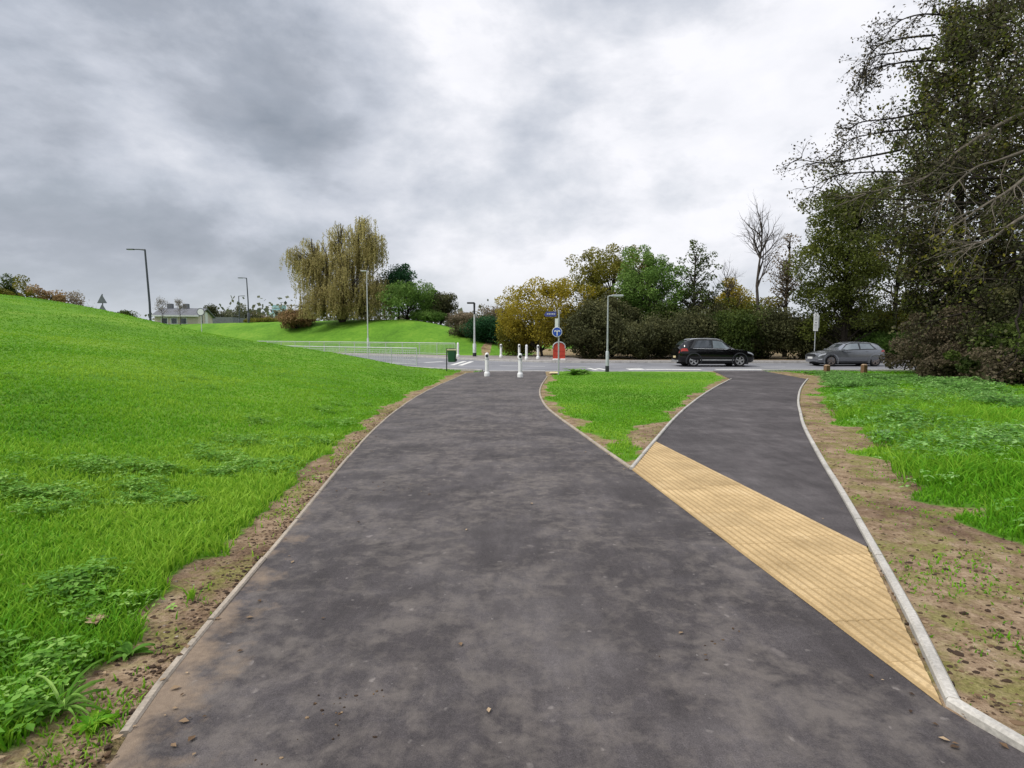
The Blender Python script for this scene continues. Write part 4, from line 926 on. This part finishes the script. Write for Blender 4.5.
# round blue sign with finger sign on one pole
X_, Y_ = gp(558.5, 374.6); zb = float(base(Y_)); hh = at(556, 310, Y_).z-zb
t = thing('sign_post', 'grey pole with round blue path sign and a blue finger sign on top', 'sign', (X_, Y_, zb))
MB().tube([(0,0,-.2), (0,0,hh)], .038, 12).build('pole', M['galv'], t, True)
zc = at(557, 332, Y_).z-zb; D = lambda a, b: at(a, b, Y_)-Vector((X_, Y_, zb))
cx = D(557,332).x
pl = MB().lathe([(0,-.012),(.235,-.012),(.24,-.006),(.24,.0),(0,0)], (cx,-.055,zc), 36, 'y').build('sign_plate', M['signwhite'], t, True)
MB().lathe([(0,-.003),(.212,-.003),(.212,0)], (cx,-.0675,zc), 36, 'y').build('sign_face', M['blue'], pl)
g = MB(); yy = -.0735
def gl(poly): g.prism([(cx+p[0], zc+p[1]) for p in poly], yy-.002, yy)
gl([(-.022,-.17),(.022,-.17),(.022,.02),(-.022,.02)]); gl([(-.022,.024),(.022,.024),(0,.135)])
gl([(-.026,-.01),(-.026,.05),(-.10,.10),(-.15,.02),(-.115,-.01),(-.09,.045)]); gl([(.026,-.01),(.026,.05),(.10,.10),(.15,.02),(.115,-.01),(.09,.045)])
g.build('symbol', M['signwhite'], pl)
MB().box((D(556.5,323).x,-.05,D(556,323).z), (.15,.012,.42)).build('notice_plate', M['signwhite'], t)
fz = D(553,314).z; fx = D(552,314).x
fp = MB(); fp.prism([(fx-.30,fz+.05),(fx-.38,fz-.03),(fx-.30,fz-.12),(fx+.20,fz-.12),(fx+.20,fz+.12),(fx-.30,fz+.10)], -.045, -.025); fp.build('finger_plate', M['fingerblue'], t)
m = MB()
for k in range(5): m.box((fx-.22+.085*k,-.0475,fz+.0), (.045+.015*(k%2),.003,.05))
m.build('finger_lettering', M['signwhite'], t)

# red barrier
X_, Y_ = gp(559, 361.8); Y_ = 39.; p = at(559, 361, Y_); zb = float(base(Y_))+.07; t = thing('barrier', 'red roadside barrier panel with rounded pale frame on white feet, behind the blue sign', 'barrier', (p.x, Y_, zb)); sc = 1.
m = MB(); n = 14; hw = .42
arch = [(-hw,.12),(hw,.12),(hw,.92)]+[(hw*math.cos(math.pi*k/n), .92+.34*math.sin(math.pi*k/n)) for k in range(1,n)]+[(-hw,.92)]
m.prism(arch, -.05, .05); m.build('panel', M['red'], t)
fr = MB(); fr.tube([(hw,-.06,.84)]+[((hw+.01)*math.cos(math.pi*k/n), -.06, .92+.35*math.sin(math.pi*k/n)) for k in range(0,n+1)]+[(-hw,-.06,.84)], .04, 8); fr.build('frame', M['galv'], t, True)
for s in (-1,1): MB().box((s*.26,-.02,.06), (.34,.5,.12), 0, .03).build('foot', M['white_plastic'], t)
r_ = MB()
for z in (.35,.68): r_.box((0,-.058,z), (.72,.015,.05))
r_.build('rib', M['red'], t)

# roadside notice sign (white face with black marks and a second panel seen edge on)
p = at(814, 362, 38.6); zb = float(base(38.6))+.07; t = thing('notice_sign', 'white roadside notice on a thin pole behind the bonnet of the grey car', 'sign', (p.x, 38.6, zb))
q = lambda a, b: at(a, b, 38.6)-Vector((p.x, 38.6, zb))
zt, zl = q(814,313.5).z, q(814,331).z
MB().tube([(0,0,-.1), (0,0,zt)], .03, 10).build('pole', M['galv'], t, True)
pl = MB().box((0,-.045,(zt+zl)/2), (.31,.02,zt-zl)).build('sign_plate', M['signwhite'], t)
m = MB(); H_ = zt-zl
for (z, w, hgt) in ((.93,.12,.04),(.50,.16,.05)): m.prism([(-w/2, zl+H_*z),(w/2, zl+H_*z),(0.02, zl+H_*z-hgt*1.4),(-.02, zl+H_*z-hgt*1.4)], -.059, -.057)
m.build('arrow_mark', M['dark_plastic'], pl)
m = MB()
for z in (.82,.74,.66,.58,.36,.30,.22,.12): m.box((0,-.0575,zl+H_*z), (.20,.003,.028))
m.build('text_line', M['signgrey'], pl)
MB().box((.24,.06,(zt+zl)/2+.05), (.09,.02,H_*.72)).build('side_panel', M['palepole'], t)

# stacked triangular signs seen from behind, and a round sign by the house
p = at(103.5, 320, 42); zb = zg1(p.x, 42); t = thing('warning_sign', 'two dark triangular signs stacked on one post, seen from behind over the bank', 'sign', (p.x, 42, zb)); q = lambda a, b: at(a, b, 42)-Vector((p.x, 42, zb))
MB().tube([(0,0,-.1), (0,0,q(103,294).z)], .035, 8).build('post', M['darkpole'], t, True)
for (y0, y1, nm) in ((295,303,'upper'), (304.5,313,'lower')):
    zt, zl = q(103,y0).z, q(103,y1).z; w = (zt-zl)*.62
    m = MB(); m.prism([(-w,zl),(-w+.04,zl-.02),(w-.04,zl-.02),(w,zl),(.03,zt),(-.03,zt)], -.06, -.045); m.build('sign_plate', M['signgrey'], t)
    MB().box((0,-.035,(zt*.4+zl*.6)), (w*1.1,.025,.035)).build('clamp', M['galv'], t)
p = at(201.5, 325, 72); zb = zg1(p.x, 72); t = thing('round_sign', 'round pale traffic sign in front of the gable of the cream house', 'sign', (p.x, 72, zb)); q = at(201.3, 312, 72)-Vector((p.x, 72, zb))
MB().tube([(0,0,-.1), (0,0,q.z+.2)], .05, 8).build('post', M['palepole'], t, True)
pl = MB().lathe([(0,-.02),(.50,-.02),(.50,0),(0,0)], (0,-.07,q.z), 28, 'y').build('sign_plate', M['signgrey'], t)
pf = MB().lathe([(0,-.006),(.40,-.006),(.40,0)], (0,-.093,q.z), 28, 'y').build('sign_face', M['signwhite'], pl)
# wooden posts
for (px, pb, pt_, lab) in ((826.8, 375.6, 364.6, 'short square wooden post at the kerb, the left of two'), (864, 375., 364., 'short square wooden post in the weeds, the right of two')):
    Y_ = 27.3; p = at(px, 370, Y_); zb = zg1(p.x, Y_); h = at(px, pt_, Y_).z-zb; t = thing('wooden_post', lab, 'post', (p.x, Y_, zb), rad(12), 'wooden posts at the right verge')
    MB().box((0,0,h/2-.1), (.21,.21,h+.1), 0, .012).build('post', M['wood'], t)
    m = MB(); a = .10; m.add([(-a,-a,h-.048),(a,-a,h-.048),(a,a,h-.048),(-a,a,h-.048),(-a*.5,-a*.5,h),(a*.5,-a*.5,h),(a*.5,a*.5,h),(-a*.5,a*.5,h)], [(0,1,5,4),(1,2,6,5),(2,3,7,6),(3,0,4,7),(4,5,6,7),(3,2,1,0)]); m.build('cap', M['woodtop'], t)

# ------------------------------------------------------------------ buildings on the left skyline
M['cream'] = simple('cream_render', (.62,.54,.46), .9, .2, dirt=.15, scale=2); M['roof'] = simple('grey_roof_tiles', (.17,.175,.19), .85, .2, dirt=.3, scale=4)
M['frame'] = simple('white_window_frame', (.75,.75,.75), .5); M['pane'] = simple('window_pane', (.05,.06,.075), .1, .8)
def house():
    Yh = 82; p0 = at(158, 325, Yh); p1 = at(198, 325, Yh); zb = zg1(p1.x, Yh)-.4; eave = at(190, 315.2, Yh).z-zb; ridge = at(190, 308.3, Yh).z-zb
    t = thing('house', 'low cream house with grey pitched roof beyond the near bank', 'house', (p1.x, Yh, zb), rad(8)); Lh = p1.x-p0.x; Wd = 5.5
    m = MB(); m.prism([(-Lh,0),(0,0),(0,eave),(-Lh,eave)], 0, Wd)
    m.add([(.003,0,eave),(.003,Wd,eave),(.003,Wd/2,ridge-.12)], [(0,1,2)]); m.add([(-Lh,0,eave),(-Lh,Wd,eave),(-Lh,Wd/2,ridge-.12)], [(0,2,1)]); m.build('wall', M['cream'], t)
    m = MB(); e = .45
    for s in (0, 1):
        yb = -e if s == 0 else Wd+e; zl = eave-.22
        V = [(-Lh-.3,yb,zl),(.35,yb,zl),(.35,Wd/2,ridge),(-Lh-.3,Wd/2,ridge)]; m.add(V+[(v[0],v[1],v[2]+.16) for v in V], [(0,1,2,3),(7,6,5,4),(0,4,5,1),(1,5,6,2),(2,6,7,3),(3,7,4,0)])
    rf = m.build('roof', M['roof'], t)
    for x in (-2.6,-4.8): MB().box((x,Wd/2,ridge+.35), (.7,.6,.9)).build('chimney', M['roof'], rf)
    m = MB(); m.box((-Lh/2,-e-.03,eave-.13), (Lh+.6,.05,.2)); m.build('fascia', M['frame'], t)
    for x in (-1.9,-3.2,-4.5):
        w = MB(); w.box((x,-.03,eave-.85), (.95,.06,1.0)); f = w.build('window', M['frame'], t); MB().box((x,-.068,eave-.85), (.72,.012,.76)).build('pane', M['pane'], f)
    MB().box((.03,1.6,eave*.5), (.05,.12,eave)).build('downpipe', M['roof'], t); MB().box((.035,Wd/2+.3,1.2), (.06,1.,2.1)).build('door', M['frame'], t)
house()
def lowblock():
    Yh = 105; a = at(207, 322, Yh); b = at(233, 322, Yh); zb = zg1(b.x, Yh)-.5; top = at(215, 320.5, Yh).z-zb; t = thing('outbuilding', 'long low grey roofed shed right of the cream house', 'building', (a.x, Yh, zb)); w = b.x-a.x
    MB().box((w/2,3,top/2-.4), (w,6,top-.8)).build('wall', M['frame'], t); m = MB(); m.prism([(-.3,top-.8),(w+.3,top-.8),(w+.1,top+.6),(.0,top+.6)], -.4, 6.4); m.build('roof', M['roof'], t)
    for k in range(3): MB().box((w*(.2+.3*k),-.03,top*.45), (1.1,.06,.9)).build('window', M['pane'], t)
lowblock()
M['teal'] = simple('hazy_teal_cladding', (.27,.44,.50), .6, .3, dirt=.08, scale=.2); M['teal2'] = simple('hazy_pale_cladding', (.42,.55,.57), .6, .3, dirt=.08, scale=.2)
def tower():
    Yh = 520; a = at(272, 310, Yh); b = at(282, 310, Yh); zt = at(277, 305, Yh).z; t = thing('tower_block', 'far hazy teal tower block on the horizon left of the weeping tree', 'building', (a.x, Yh, 0)); w = b.x-a.x
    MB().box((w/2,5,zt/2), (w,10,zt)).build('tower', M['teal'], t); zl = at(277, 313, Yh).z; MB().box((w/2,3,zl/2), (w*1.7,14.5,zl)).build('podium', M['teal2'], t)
    m = MB()
    for k in range(9): m.box((w/2,-.06,zt-2-3.*k), (w*.92,.1,1.1))
    m.build('window_band', M['teal2'], t)
tower()

# ------------------------------------------------------------------ cars
def car(label, X_, Y_, zb, face, Ln, prof, paint, rim_m, wb, wheel_r, zsill, details):
    """prof: stations (x from tail 0..1, belt z, roof z, half width, roof half width). The nose points to +x, then the thing is turned."""
    t = thing('parked_car' if face < 0 else 'car', label, 'car', (X_, Y_, zb), 0 if face > 0 else math.pi)
    ps = np.array(prof); u = np.unique(np.concatenate([np.linspace(0, 1, 61), ps[:,0]]))
    from_ = lambda c: np.interp(u, ps[:,0], ps[:,c])
    def smooth(a):
        b = a.copy(); b[1:-1] = .25*a[:-2]+.5*a[1:-1]+.25*a[2:]; return b
    belt, roof, hw, rw = [smooth(smooth(from_(c))) for c in (1,2,3,4)]
    zb_ = np.interp(u, [0,.04,.1,.9,.96,1], [zsill+.18, zsill+.05, zsill, zsill, zsill+.02, zsill+.1])
    def sect(i):
        b, r, w, q, z0 = belt[i], roof[i], hw[i], rw[i], zb_[i]
        return [(0,z0),(w*.86,z0),(w*.965,z0+.10),(w*.99,z0+(b-z0)*.45),(w,z0+(b-z0)*.78),(w*.975,b),(q+(w*.975-q)*.06,r-.045 if r-b > .1 else b+(r-b)*.6),(q*.82,r),(q*.4,r+.012),(0,r+.016)]
    S = np.array([[( -Ln/2+Ln*u[i], y, z) for y, z in sect(i)] for i in range(len(u))]); ns = S.shape[1]
    V = []; 
    for i in range(len(u)):
        V += [tuple(p) for p in S[i]]+[(p[0], -p[1], p[2]) for p in S[i][1:-1][::-1]]
    rn = 2*ns-2; Fs = [(i*rn+k, (i+1)*rn+k, (i+1)*rn+(k+1)%rn, i*rn+(k+1)%rn) for i in range(len(u)-1) for k in range(rn)]
    Fs += [tuple(range(rn)), tuple((len(u)-1)*rn+k for k in range(rn))[::-1]]
    body = MB(); body.add(V, Fs); bo = body.build('body', M[paint], t, True)
    wx = details['wx']
    # wheel arches cut out
    cut = MB()
    for x in (wx, wx+wb):
        for s in (-1, 1):
            n = 28; y0, y1 = s*.55, s*1.2
            P = [(x+(wheel_r+.06)*math.cos(2*math.pi*k/n), y0, wheel_r+(wheel_r+.06)*math.sin(2*math.pi*k/n)) for k in range(n)]+[(x+(wheel_r+.06)*math.cos(2*math.pi*k/n), y1, wheel_r+(wheel_r+.06)*math.sin(2*math.pi*k/n)) for k in range(n)]
            cut.add(P, [(k, (k+1)%n, n+(k+1)%n, n+k) for k in range(n)]+[tuple(range(n)), tuple(range(2*n-1, n-1, -1))])
    co = cut.build('cutter', M['dark_plastic']); md = bo.modifiers.new('b', 'BOOLEAN'); md.object = co; md.operation = 'DIFFERENCE'; md.solver = 'EXACT'
    bpy.context.view_layer.update(); dg = bpy.context.evaluated_depsgraph_get(); me = bpy.data.meshes.new_from_object(bo.evaluated_get(dg)); bo.modifiers.clear(); old = bo.data; bo.data = me; bpy.data.meshes.remove(old)
    me.name = 'body'; bpy.data.objects.remove(co)
    # surface patches a few mm proud of the shell
    rowz = lambda xq, k: np.array([np.interp((xq+Ln/2)/Ln, u, S[:,k,c]) for c in (0,1,2)])
    def surf(xq, tt):
        k = min(int(tt), ns-2); f = tt-k; return rowz(xq, k)*(1-f)+rowz(xq, k+1)*f
    def patch(name, fn, mat, nu=10, nv=5, off=.006, sides=(-1,1), parent=t):
        for s in sides:
            G = np.array([[surf(*fn(a/(nu-1), b/(nv-1))) for b in range(nv)] for a in range(nu)])
            du = np.gradient(G, axis=0); dv = np.gradient(G, axis=1); nn = np.cross(du, dv); nn /= np.linalg.norm(nn, axis=2)[:,:,None]+1e-9
            sg = np.sign(nn[:,:,1].mean()) or 1; G = G+nn*sg*off; G[:,:,1] *= s
            id_ = np.arange(nu*nv).reshape(nu, nv); mk(name, G.reshape(-1,3), [np.stack([id_[:-1,:-1].ravel(), id_[1:,:-1].ravel(), id_[1:,1:].ravel(), id_[:-1,1:].ravel()], 1)], M[mat], parent, smooth=True)
    def quadpatch(name, x00, x10, x01, x11, t0, t1, mat, **k):   # lower-left/right, upper-left/right x
        patch(name, lambda a, b: ((x00+(x10-x00)*a)*(1-b)+(x01+(x11-x01)*a)*b, t0+(t1-t0)*b), mat, **k)
    t['_w'] = float(hw.max()); t['_wl'] = wheel_r; t['_wx'] = [wx, wx+wb]
    details['fn'](t, quadpatch, patch, surf, Ln)
    for k in ('_w','_wl','_wx'): del t[k]
    # front and rear screens span the whole width
    for (nm, xa, xb, mat) in details['screens']:
        G = []
        for a in range(7):
            xq = xa+(xb-xa)*a/6; p_e = rowz(xq, 6); pc = rowz(xq, 9)
            for b in np.linspace(-1, 1, 9):
                k = abs(b); pr = rowz(xq, 7) ; y = b*pr[1]*.98; z = np.interp(abs(y), [0, rowz(xq,8)[1], pr[1]], [pc[2], rowz(xq,8)[2], pr[2]]); G.append((xq, y, z+.007))
        id_ = np.arange(63).reshape(7, 9); mk(nm, G, [np.stack([id_[:-1,:-1].ravel(), id_[1:,:-1].ravel(), id_[1:,1:].ravel(), id_[:-1,1:].ravel()], 1)], M[mat], t, smooth=True)
    for x in (wx, wx+wb):
        for s in (-1, 1):
            yc = s*(hw.max()-.125); R = wheel_r
            pr = [(R*.70,-.10),(R*.94,-.105),(R,-.07),(R,.07),(R*.94,.105),(R*.70,.10)]
            w = MB().lathe(pr, (x, yc, R), 32, 'y').build('wheel', M['tyre'], t, True)
            rm = MB(); rm.lathe([(R*.72,.05*s),(R*.72,.098*s),(R*.63,.10*s),(R*.6,.05*s)], (x, yc, R), 28, 'y')
            for k in range(5):
                a = 2*math.pi*k/5+.3; ca, sa = math.cos(a), math.sin(a); hwid = R*.10
                pts = [(R*.08,-hwid*.8),(R*.64,-hwid*1.35),(R*.64,hwid*1.35),(R*.08,hwid*.8)]
                V = [(x+p_[0]*ca-p_[1]*sa, yc+s*yo, R+p_[0]*sa+p_[1]*ca) for yo in (.055,.096) for p_ in pts]; rm.add(V, [(0,1,2,3),(7,6,5,4),(0,4,5,1),(1,5,6,2),(2,6,7,3),(3,7,4,0)])
            rm.lathe([(0,.09*s),(R*.14,.088*s),(R*.14,.05*s)], (x, yc, R), 16, 'y'); rm.build('rim', M[rim_m], w, False)
            MB().lathe([(0,.04*s),(R*.6,.04*s)], (x, yc, R), 24, 'y').build('brake_disc', M['dark_plastic'], w)
    MB().box((0,0,zsill+.05), (Ln*.86,1.25,.28)).build('underbody_shade', M['tyre'], t)  # dark underbody block, hung low to stand in for the shadow beneath
    return t
def arch(t, s, R):
    hwx = t['_w']; wl = t['_wl']
    for x in t['_wx']:
        m = MB(); n = 18
        for k in range(n+1):
            a_ = math.pi*(-.12+1.24*k/n)
            for rr, yo in ((R-.005, -.10), (R-.005, .012), (R+.055, .004), (R+.06, -.06)): m.v.append((x+rr*math.cos(a_), s*(hwx+yo), wl+rr*math.sin(a_)))
        m.f[4] = [[k*4+i, k*4+i+1, k*4+5+i, k*4+4+i] for k in range(n) for i in range(3)]; m.build('wheel_arch', M['dark_plastic'] if R > .4 else M['grey'], t, True)
def suv_parts(t, qp, patch, surf, Ln):
    qp('window_surround', -1.62,1.0,-1.30,.42, 5.02,6.0, 'dark_plastic', nu=24, off=.004); qp('side_window', -1.42,-.34,-1.16,-.32, 5.12,5.9, 'glass', off=.009); qp('side_window', -.25,.84,-.24,.32, 5.12,5.9, 'glass_l', off=.009)
    qp('tail_light', -2.25,-1.72,-2.20,-1.80, 4.1,5.0, 'tail', nu=6, nv=4); qp('headlight', 1.82,2.20,1.78,2.10, 4.2,4.75, 'lamp', nu=6, nv=4)
    qp('sill_trim', -1.0,1.0,-1.0,1.0, 2.12,2.36, 'silver', nu=8, nv=3, off=.012)
    qp('lower_cladding', -.98,1.02,-.98,1.02, 1.15,2.05, 'dark_plastic', nu=8, nv=3, off=.006)
    qp('window_trim', -1.44,.86,-1.44,.83, 5.0,5.05, 'silver', nu=10, nv=2, off=.008)
    for s in (-1,1):
        MB().tube([(xq, s*(surf(xq,6.6)[1]), surf(xq,6.6)[2]+(.035 if -1.5 < xq < .3 else 0)) for xq in (-1.55,-1.45,-1.,-.5,0.,.25,.42)], .024, 8).build('roof_rail', M['silver'], t, True)
        arch(t, s, .42)
        m = MB(); m.box((.66,s*.99,1.02), (.17,.2,.15), 0, .05).build('mirror', M['black'], t)
        for x in (-.62,.42):
            p = surf(x, 4.55); MB().box((x, s*(p[1]+.014), p[2]), (.18,.022,.03), 0, .008).build('door_handle', M['black'], t)
    MB().box((-2.265,0,.58), (.03,.52,.12)).build('number_plate', M['yellow_paint'], t); MB().box((-2.25,0,.33), (.08,1.3,.10), 0, .03).build('rear_bumper', M['silver'], t)
    MB().box((2.25,0,.62), (.05,1.1,.24), 0, .02).build('grille', M['dark_plastic'], t)
def hatch_parts(t, qp, patch, surf, Ln):
    qp('window_surround', -1.46,.86,-1.18,.28, 5.02,5.98, 'dark_plastic', nu=24, off=.004); qp('side_window', -1.30,-.50,-1.12,-.50, 5.14,5.86, 'glass_l', off=.009); qp('side_window', -.40,.72,-.40,.22, 5.14,5.86, 'glass_l', off=.009)
    qp('tail_light', -2.02,-1.70,-2.0,-1.76, 4.2,4.85, 'tail', nu=6, nv=4); qp('headlight', 1.60,1.98,1.54,1.91, 4.1,4.8, 'lamp', nu=6, nv=4)
    qp('sill_trim', -.92,.95,-.92,.95, 1.2,2.0, 'dark_plastic', nu=8, nv=3, off=.005)
    qp('fog_light', 1.76,1.96,1.74,1.94, 2.5,2.95, 'lamp', nu=4, nv=3)
    for s in (-1,1):
        arch(t, s, .385)
        MB().box((.60,s*.96,.98), (.17,.2,.14), 0, .05).build('mirror', M['grey'], t)
        for x in (-.85,.22):
            p = surf(x, 4.55); MB().box((x, s*(p[1]+.012), p[2]), (.17,.02,.028), 0, .008).build('door_handle', M['grey'], t)
    MB().box((2.06,0,.50), (.03,.52,.12)).build('number_plate', M['plate'], t); MB().box((2.03,0,.66), (.05,.95,.16), 0, .02).build('grille', M['dark_plastic'], t); MB().box((-1.70,0,surf(-1.62,9)[2]-.01), (.26,1.0,.03), 0, .01).build('roof_spoiler', M['dark_plastic'], t)
suv_prof = [(0,.84,.88,.74,.52),(.015,1.02,1.08,.82,.57),(.04,1.08,1.26,.87,.60),(.08,1.09,1.46,.89,.61),(.125,1.09,1.575,.905,.62),(.22,1.07,1.635,.915,.635),(.38,1.05,1.655,.915,.645),(.50,1.04,1.63,.915,.635),(.58,1.03,1.55,.915,.62),(.69,1.02,1.21,.91,.63),(.735,1.02,1.085,.905,.66),(.86,.97,1.015,.89,.68),(.95,.86,.90,.84,.62),(.985,.74,.78,.76,.54),(1,.58,.62,.64,.45)]
hat_prof = [(0,.74,.78,.70,.48),(.015,.93,.98,.79,.53),(.035,1.0,1.12,.85,.56),(.075,1.005,1.27,.88,.575),(.13,1.0,1.375,.895,.59),(.24,.985,1.445,.90,.605),(.40,.965,1.475,.90,.61),(.50,.95,1.455,.90,.60),(.58,.94,1.36,.90,.585),(.685,.925,1.07,.895,.60),(.73,.92,.975,.89,.64),(.86,.85,.885,.87,.64),(.95,.75,.785,.80,.58),(.985,.63,.67,.72,.5),(1,.50,.54,.6,.42)]
p = at(712.3, 366, 33.9); car('black crossover car with silver roof rails driving right along the road', p.x, 34.0, float(base(33.5))-.03, 1, 4.55, suv_prof, 'black', 'rim', 2.72, .365, .24, dict(wx=-1.38, fn=suv_parts, screens=[('windscreen', .55, 1.0, 'glass'), ('rear_window', -2.08, -1.72, 'glass')]))
car('dark grey hatchback at the far kerb, facing left', 20.33, 34.35, float(base(34))-.03, -1, 4.1, hat_prof, 'grey', 'rim2', 2.65, .33, .2, dict(wx=-1.40, fn=hatch_parts, screens=[('windscreen', .36, .76, 'glass'), ('rear_window', -1.88, -1.56, 'glass')]))

# ------------------------------------------------------------------ sky and sun
SUN_AZ, SUN_EL = rad(-112), rad(50)                      # azimuth from +Y towards +X
w = bpy.data.worlds.new('World'); bpy.context.scene.world = w; w.use_nodes = True; nt = w.node_tree; nt.nodes.clear()
def nn(t, **k):
    q = nt.nodes.new(t)
    for a, v in k.items(): setattr(q, a, v)
    return q
def lk(a, b): nt.links.new(a, b)
def mth(op, a, b=0., c=None):
    q = nn('ShaderNodeMath', operation=op)
    for i, v in enumerate((a, b) if c is None else (a, b, c)):
        if isinstance(v, (int, float)): q.inputs[i].default_value = v
        else: lk(v, q.inputs[i])
    return q.outputs[0]
out = nn('ShaderNodeOutputWorld'); sky = nn('ShaderNodeTexSky', sky_type='NISHITA'); sky.sun_disc = False; sky.sun_elevation = SUN_EL; sky.sun_rotation = SUN_AZ; sky.air_density = 1.5; sky.dust_density = 2.
bg1 = nn('ShaderNodeBackground'); bg1.inputs[1].default_value = .09; lk(sky.outputs[0], bg1.inputs[0])
tc = nn('ShaderNodeTexCoord'); nrm = nn('ShaderNodeVectorMath', operation='NORMALIZE'); lk(tc.outputs['Generated'], nrm.inputs[0]); sp = nn('ShaderNodeSeparateXYZ'); lk(nrm.outputs[0], sp.inputs[0])
zc = mth('MAXIMUM', sp.outputs[2], 0.); den = mth('ADD', zc, .42)
uv = nn('ShaderNodeCombineXYZ'); lk(sp.outputs[0], uv.inputs[0]); lk(sp.outputs[1], uv.inputs[1]); lk(mth('MULTIPLY', sp.outputs[2], 1.9), uv.inputs[2])
def nz(scale, det, rough, dist, off=(0,0,0)):
    m = nn('ShaderNodeMapping'); m.inputs['Location'].default_value = off; lk(uv.outputs[0], m.inputs[0])
    q = nn('ShaderNodeTexNoise'); q.inputs['Scale'].default_value = scale; q.inputs['Detail'].default_value = det; q.inputs['Roughness'].default_value = rough; q.inputs['Distortion'].default_value = dist; lk(m.outputs[0], q.inputs[0]); return q.outputs[0]
big = nz(2.6, 10, .56, .15, (3.1,1.7,.4)); fine = nz(7., 8, .6, .1, (7,2,0)); vbig = nz(1., 4, .5, 0, (1,5,0))
val = mth('ADD', mth('ADD', mth('MULTIPLY', big, 1.4), -.405), mth('ADD', mth('MULTIPLY', fine, .24), mth('MULTIPLY', vbig, .06)))
def blob(px, py, width, amt):
    d = Vector(ray(px, py)).normalized(); q = nn('ShaderNodeVectorMath', operation='DOT_PRODUCT'); lk(nrm.outputs[0], q.inputs[0]); q.inputs[1].default_value = d
    m = nn('ShaderNodeMapRange', interpolation_type='SMOOTHSTEP'); lk(q.outputs['Value'], m.inputs[0]); m.inputs[1].default_value = math.cos(width); m.inputs[2].default_value = 1; m.inputs[3].default_value = 0; m.inputs[4].default_value = amt
    return m.outputs[0]
tot = val
for b in [(60,60,.55,-.09),(180,120,.30,-.06),(335,105,.17,-.15),(270,150,.16,-.06),(40,235,.26,-.10),(420,200,.25,-.05),(400,35,.26,.27),(680,90,.75,.125),(640,190,.4,.04),(150,165,.10,.10),(245,35,.10,.07),(800,25,.22,.10),(590,205,.10,-.08),(560,60,.16,-.05),(850,150,.3,.05)]:
    tot = mth('ADD', tot, blob(*b))
cr = nn('ShaderNodeValToRGB'); lk(tot, cr.inputs[0]); els = cr.color_ramp.elements
while len(els) < 5: els.new(.5)
for e, (p_, c_) in zip(els, [(.0,(.29,.325,.385)),(.22,(.42,.455,.525)),(.36,(.585,.62,.70)),(.50,(.74,.765,.835)),(.70,(1.,1.,1.05))]): e.position = p_; e.color = (*c_, 1)
zen = nn('ShaderNodeMapRange', interpolation_type='SMOOTHSTEP'); lk(sp.outputs[2], zen.inputs[0]); zen.inputs[1].default_value = .5; zen.inputs[2].default_value = .95; zen.inputs[3].default_value = 1.; zen.inputs[4].default_value = 2.0
hz = nn('ShaderNodeMapRange', interpolation_type='SMOOTHSTEP'); lk(sp.outputs[2], hz.inputs[0]); hz.inputs[1].default_value = .0; hz.inputs[2].default_value = .16; hz.inputs[3].default_value = .72; hz.inputs[4].default_value = 0.
mixh = nn('ShaderNodeMix', data_type='RGBA'); lk(hz.outputs[0], mixh.inputs[0]); lk(cr.outputs[0], mixh.inputs[6]); mixh.inputs[7].default_value = (.60,.655,.715,1)
bg2 = nn('ShaderNodeBackground'); lk(mixh.outputs[2], bg2.inputs[0]); lk(zen.outputs[0], bg2.inputs[1])
ms = nn('ShaderNodeMixShader'); cov = nn('ShaderNodeMapRange'); lk(fine, cov.inputs[0]); cov.inputs[1].default_value = .35; cov.inputs[2].default_value = .6; cov.inputs[3].default_value = .86; cov.inputs[4].default_value = .97
lk(cov.outputs[0], ms.inputs[0]); lk(bg1.outputs[0], ms.inputs[1]); lk(bg2.outputs[0], ms.inputs[2]); lk(ms.outputs[0], out.inputs[0])
sl = bpy.data.lights.new('sun', 'SUN'); sl.energy = 2.8; sl.angle = rad(14); sl.color = (1,.965,.91); so = bpy.data.objects.new('sun', sl); C.objects.link(so)
sdir = Vector((math.sin(SUN_AZ)*math.cos(SUN_EL), math.cos(SUN_AZ)*math.cos(SUN_EL), math.sin(SUN_EL))); so.rotation_euler = sdir.to_track_quat('Z', 'Y').to_euler(); so.location = (0,0,30)
vs = bpy.context.scene.view_settings; vs.view_transform = 'Standard'; vs.look = 'None'; vs.exposure = 0; vs.gamma = 1
bpy.context.scene.cycles.max_bounces = 6
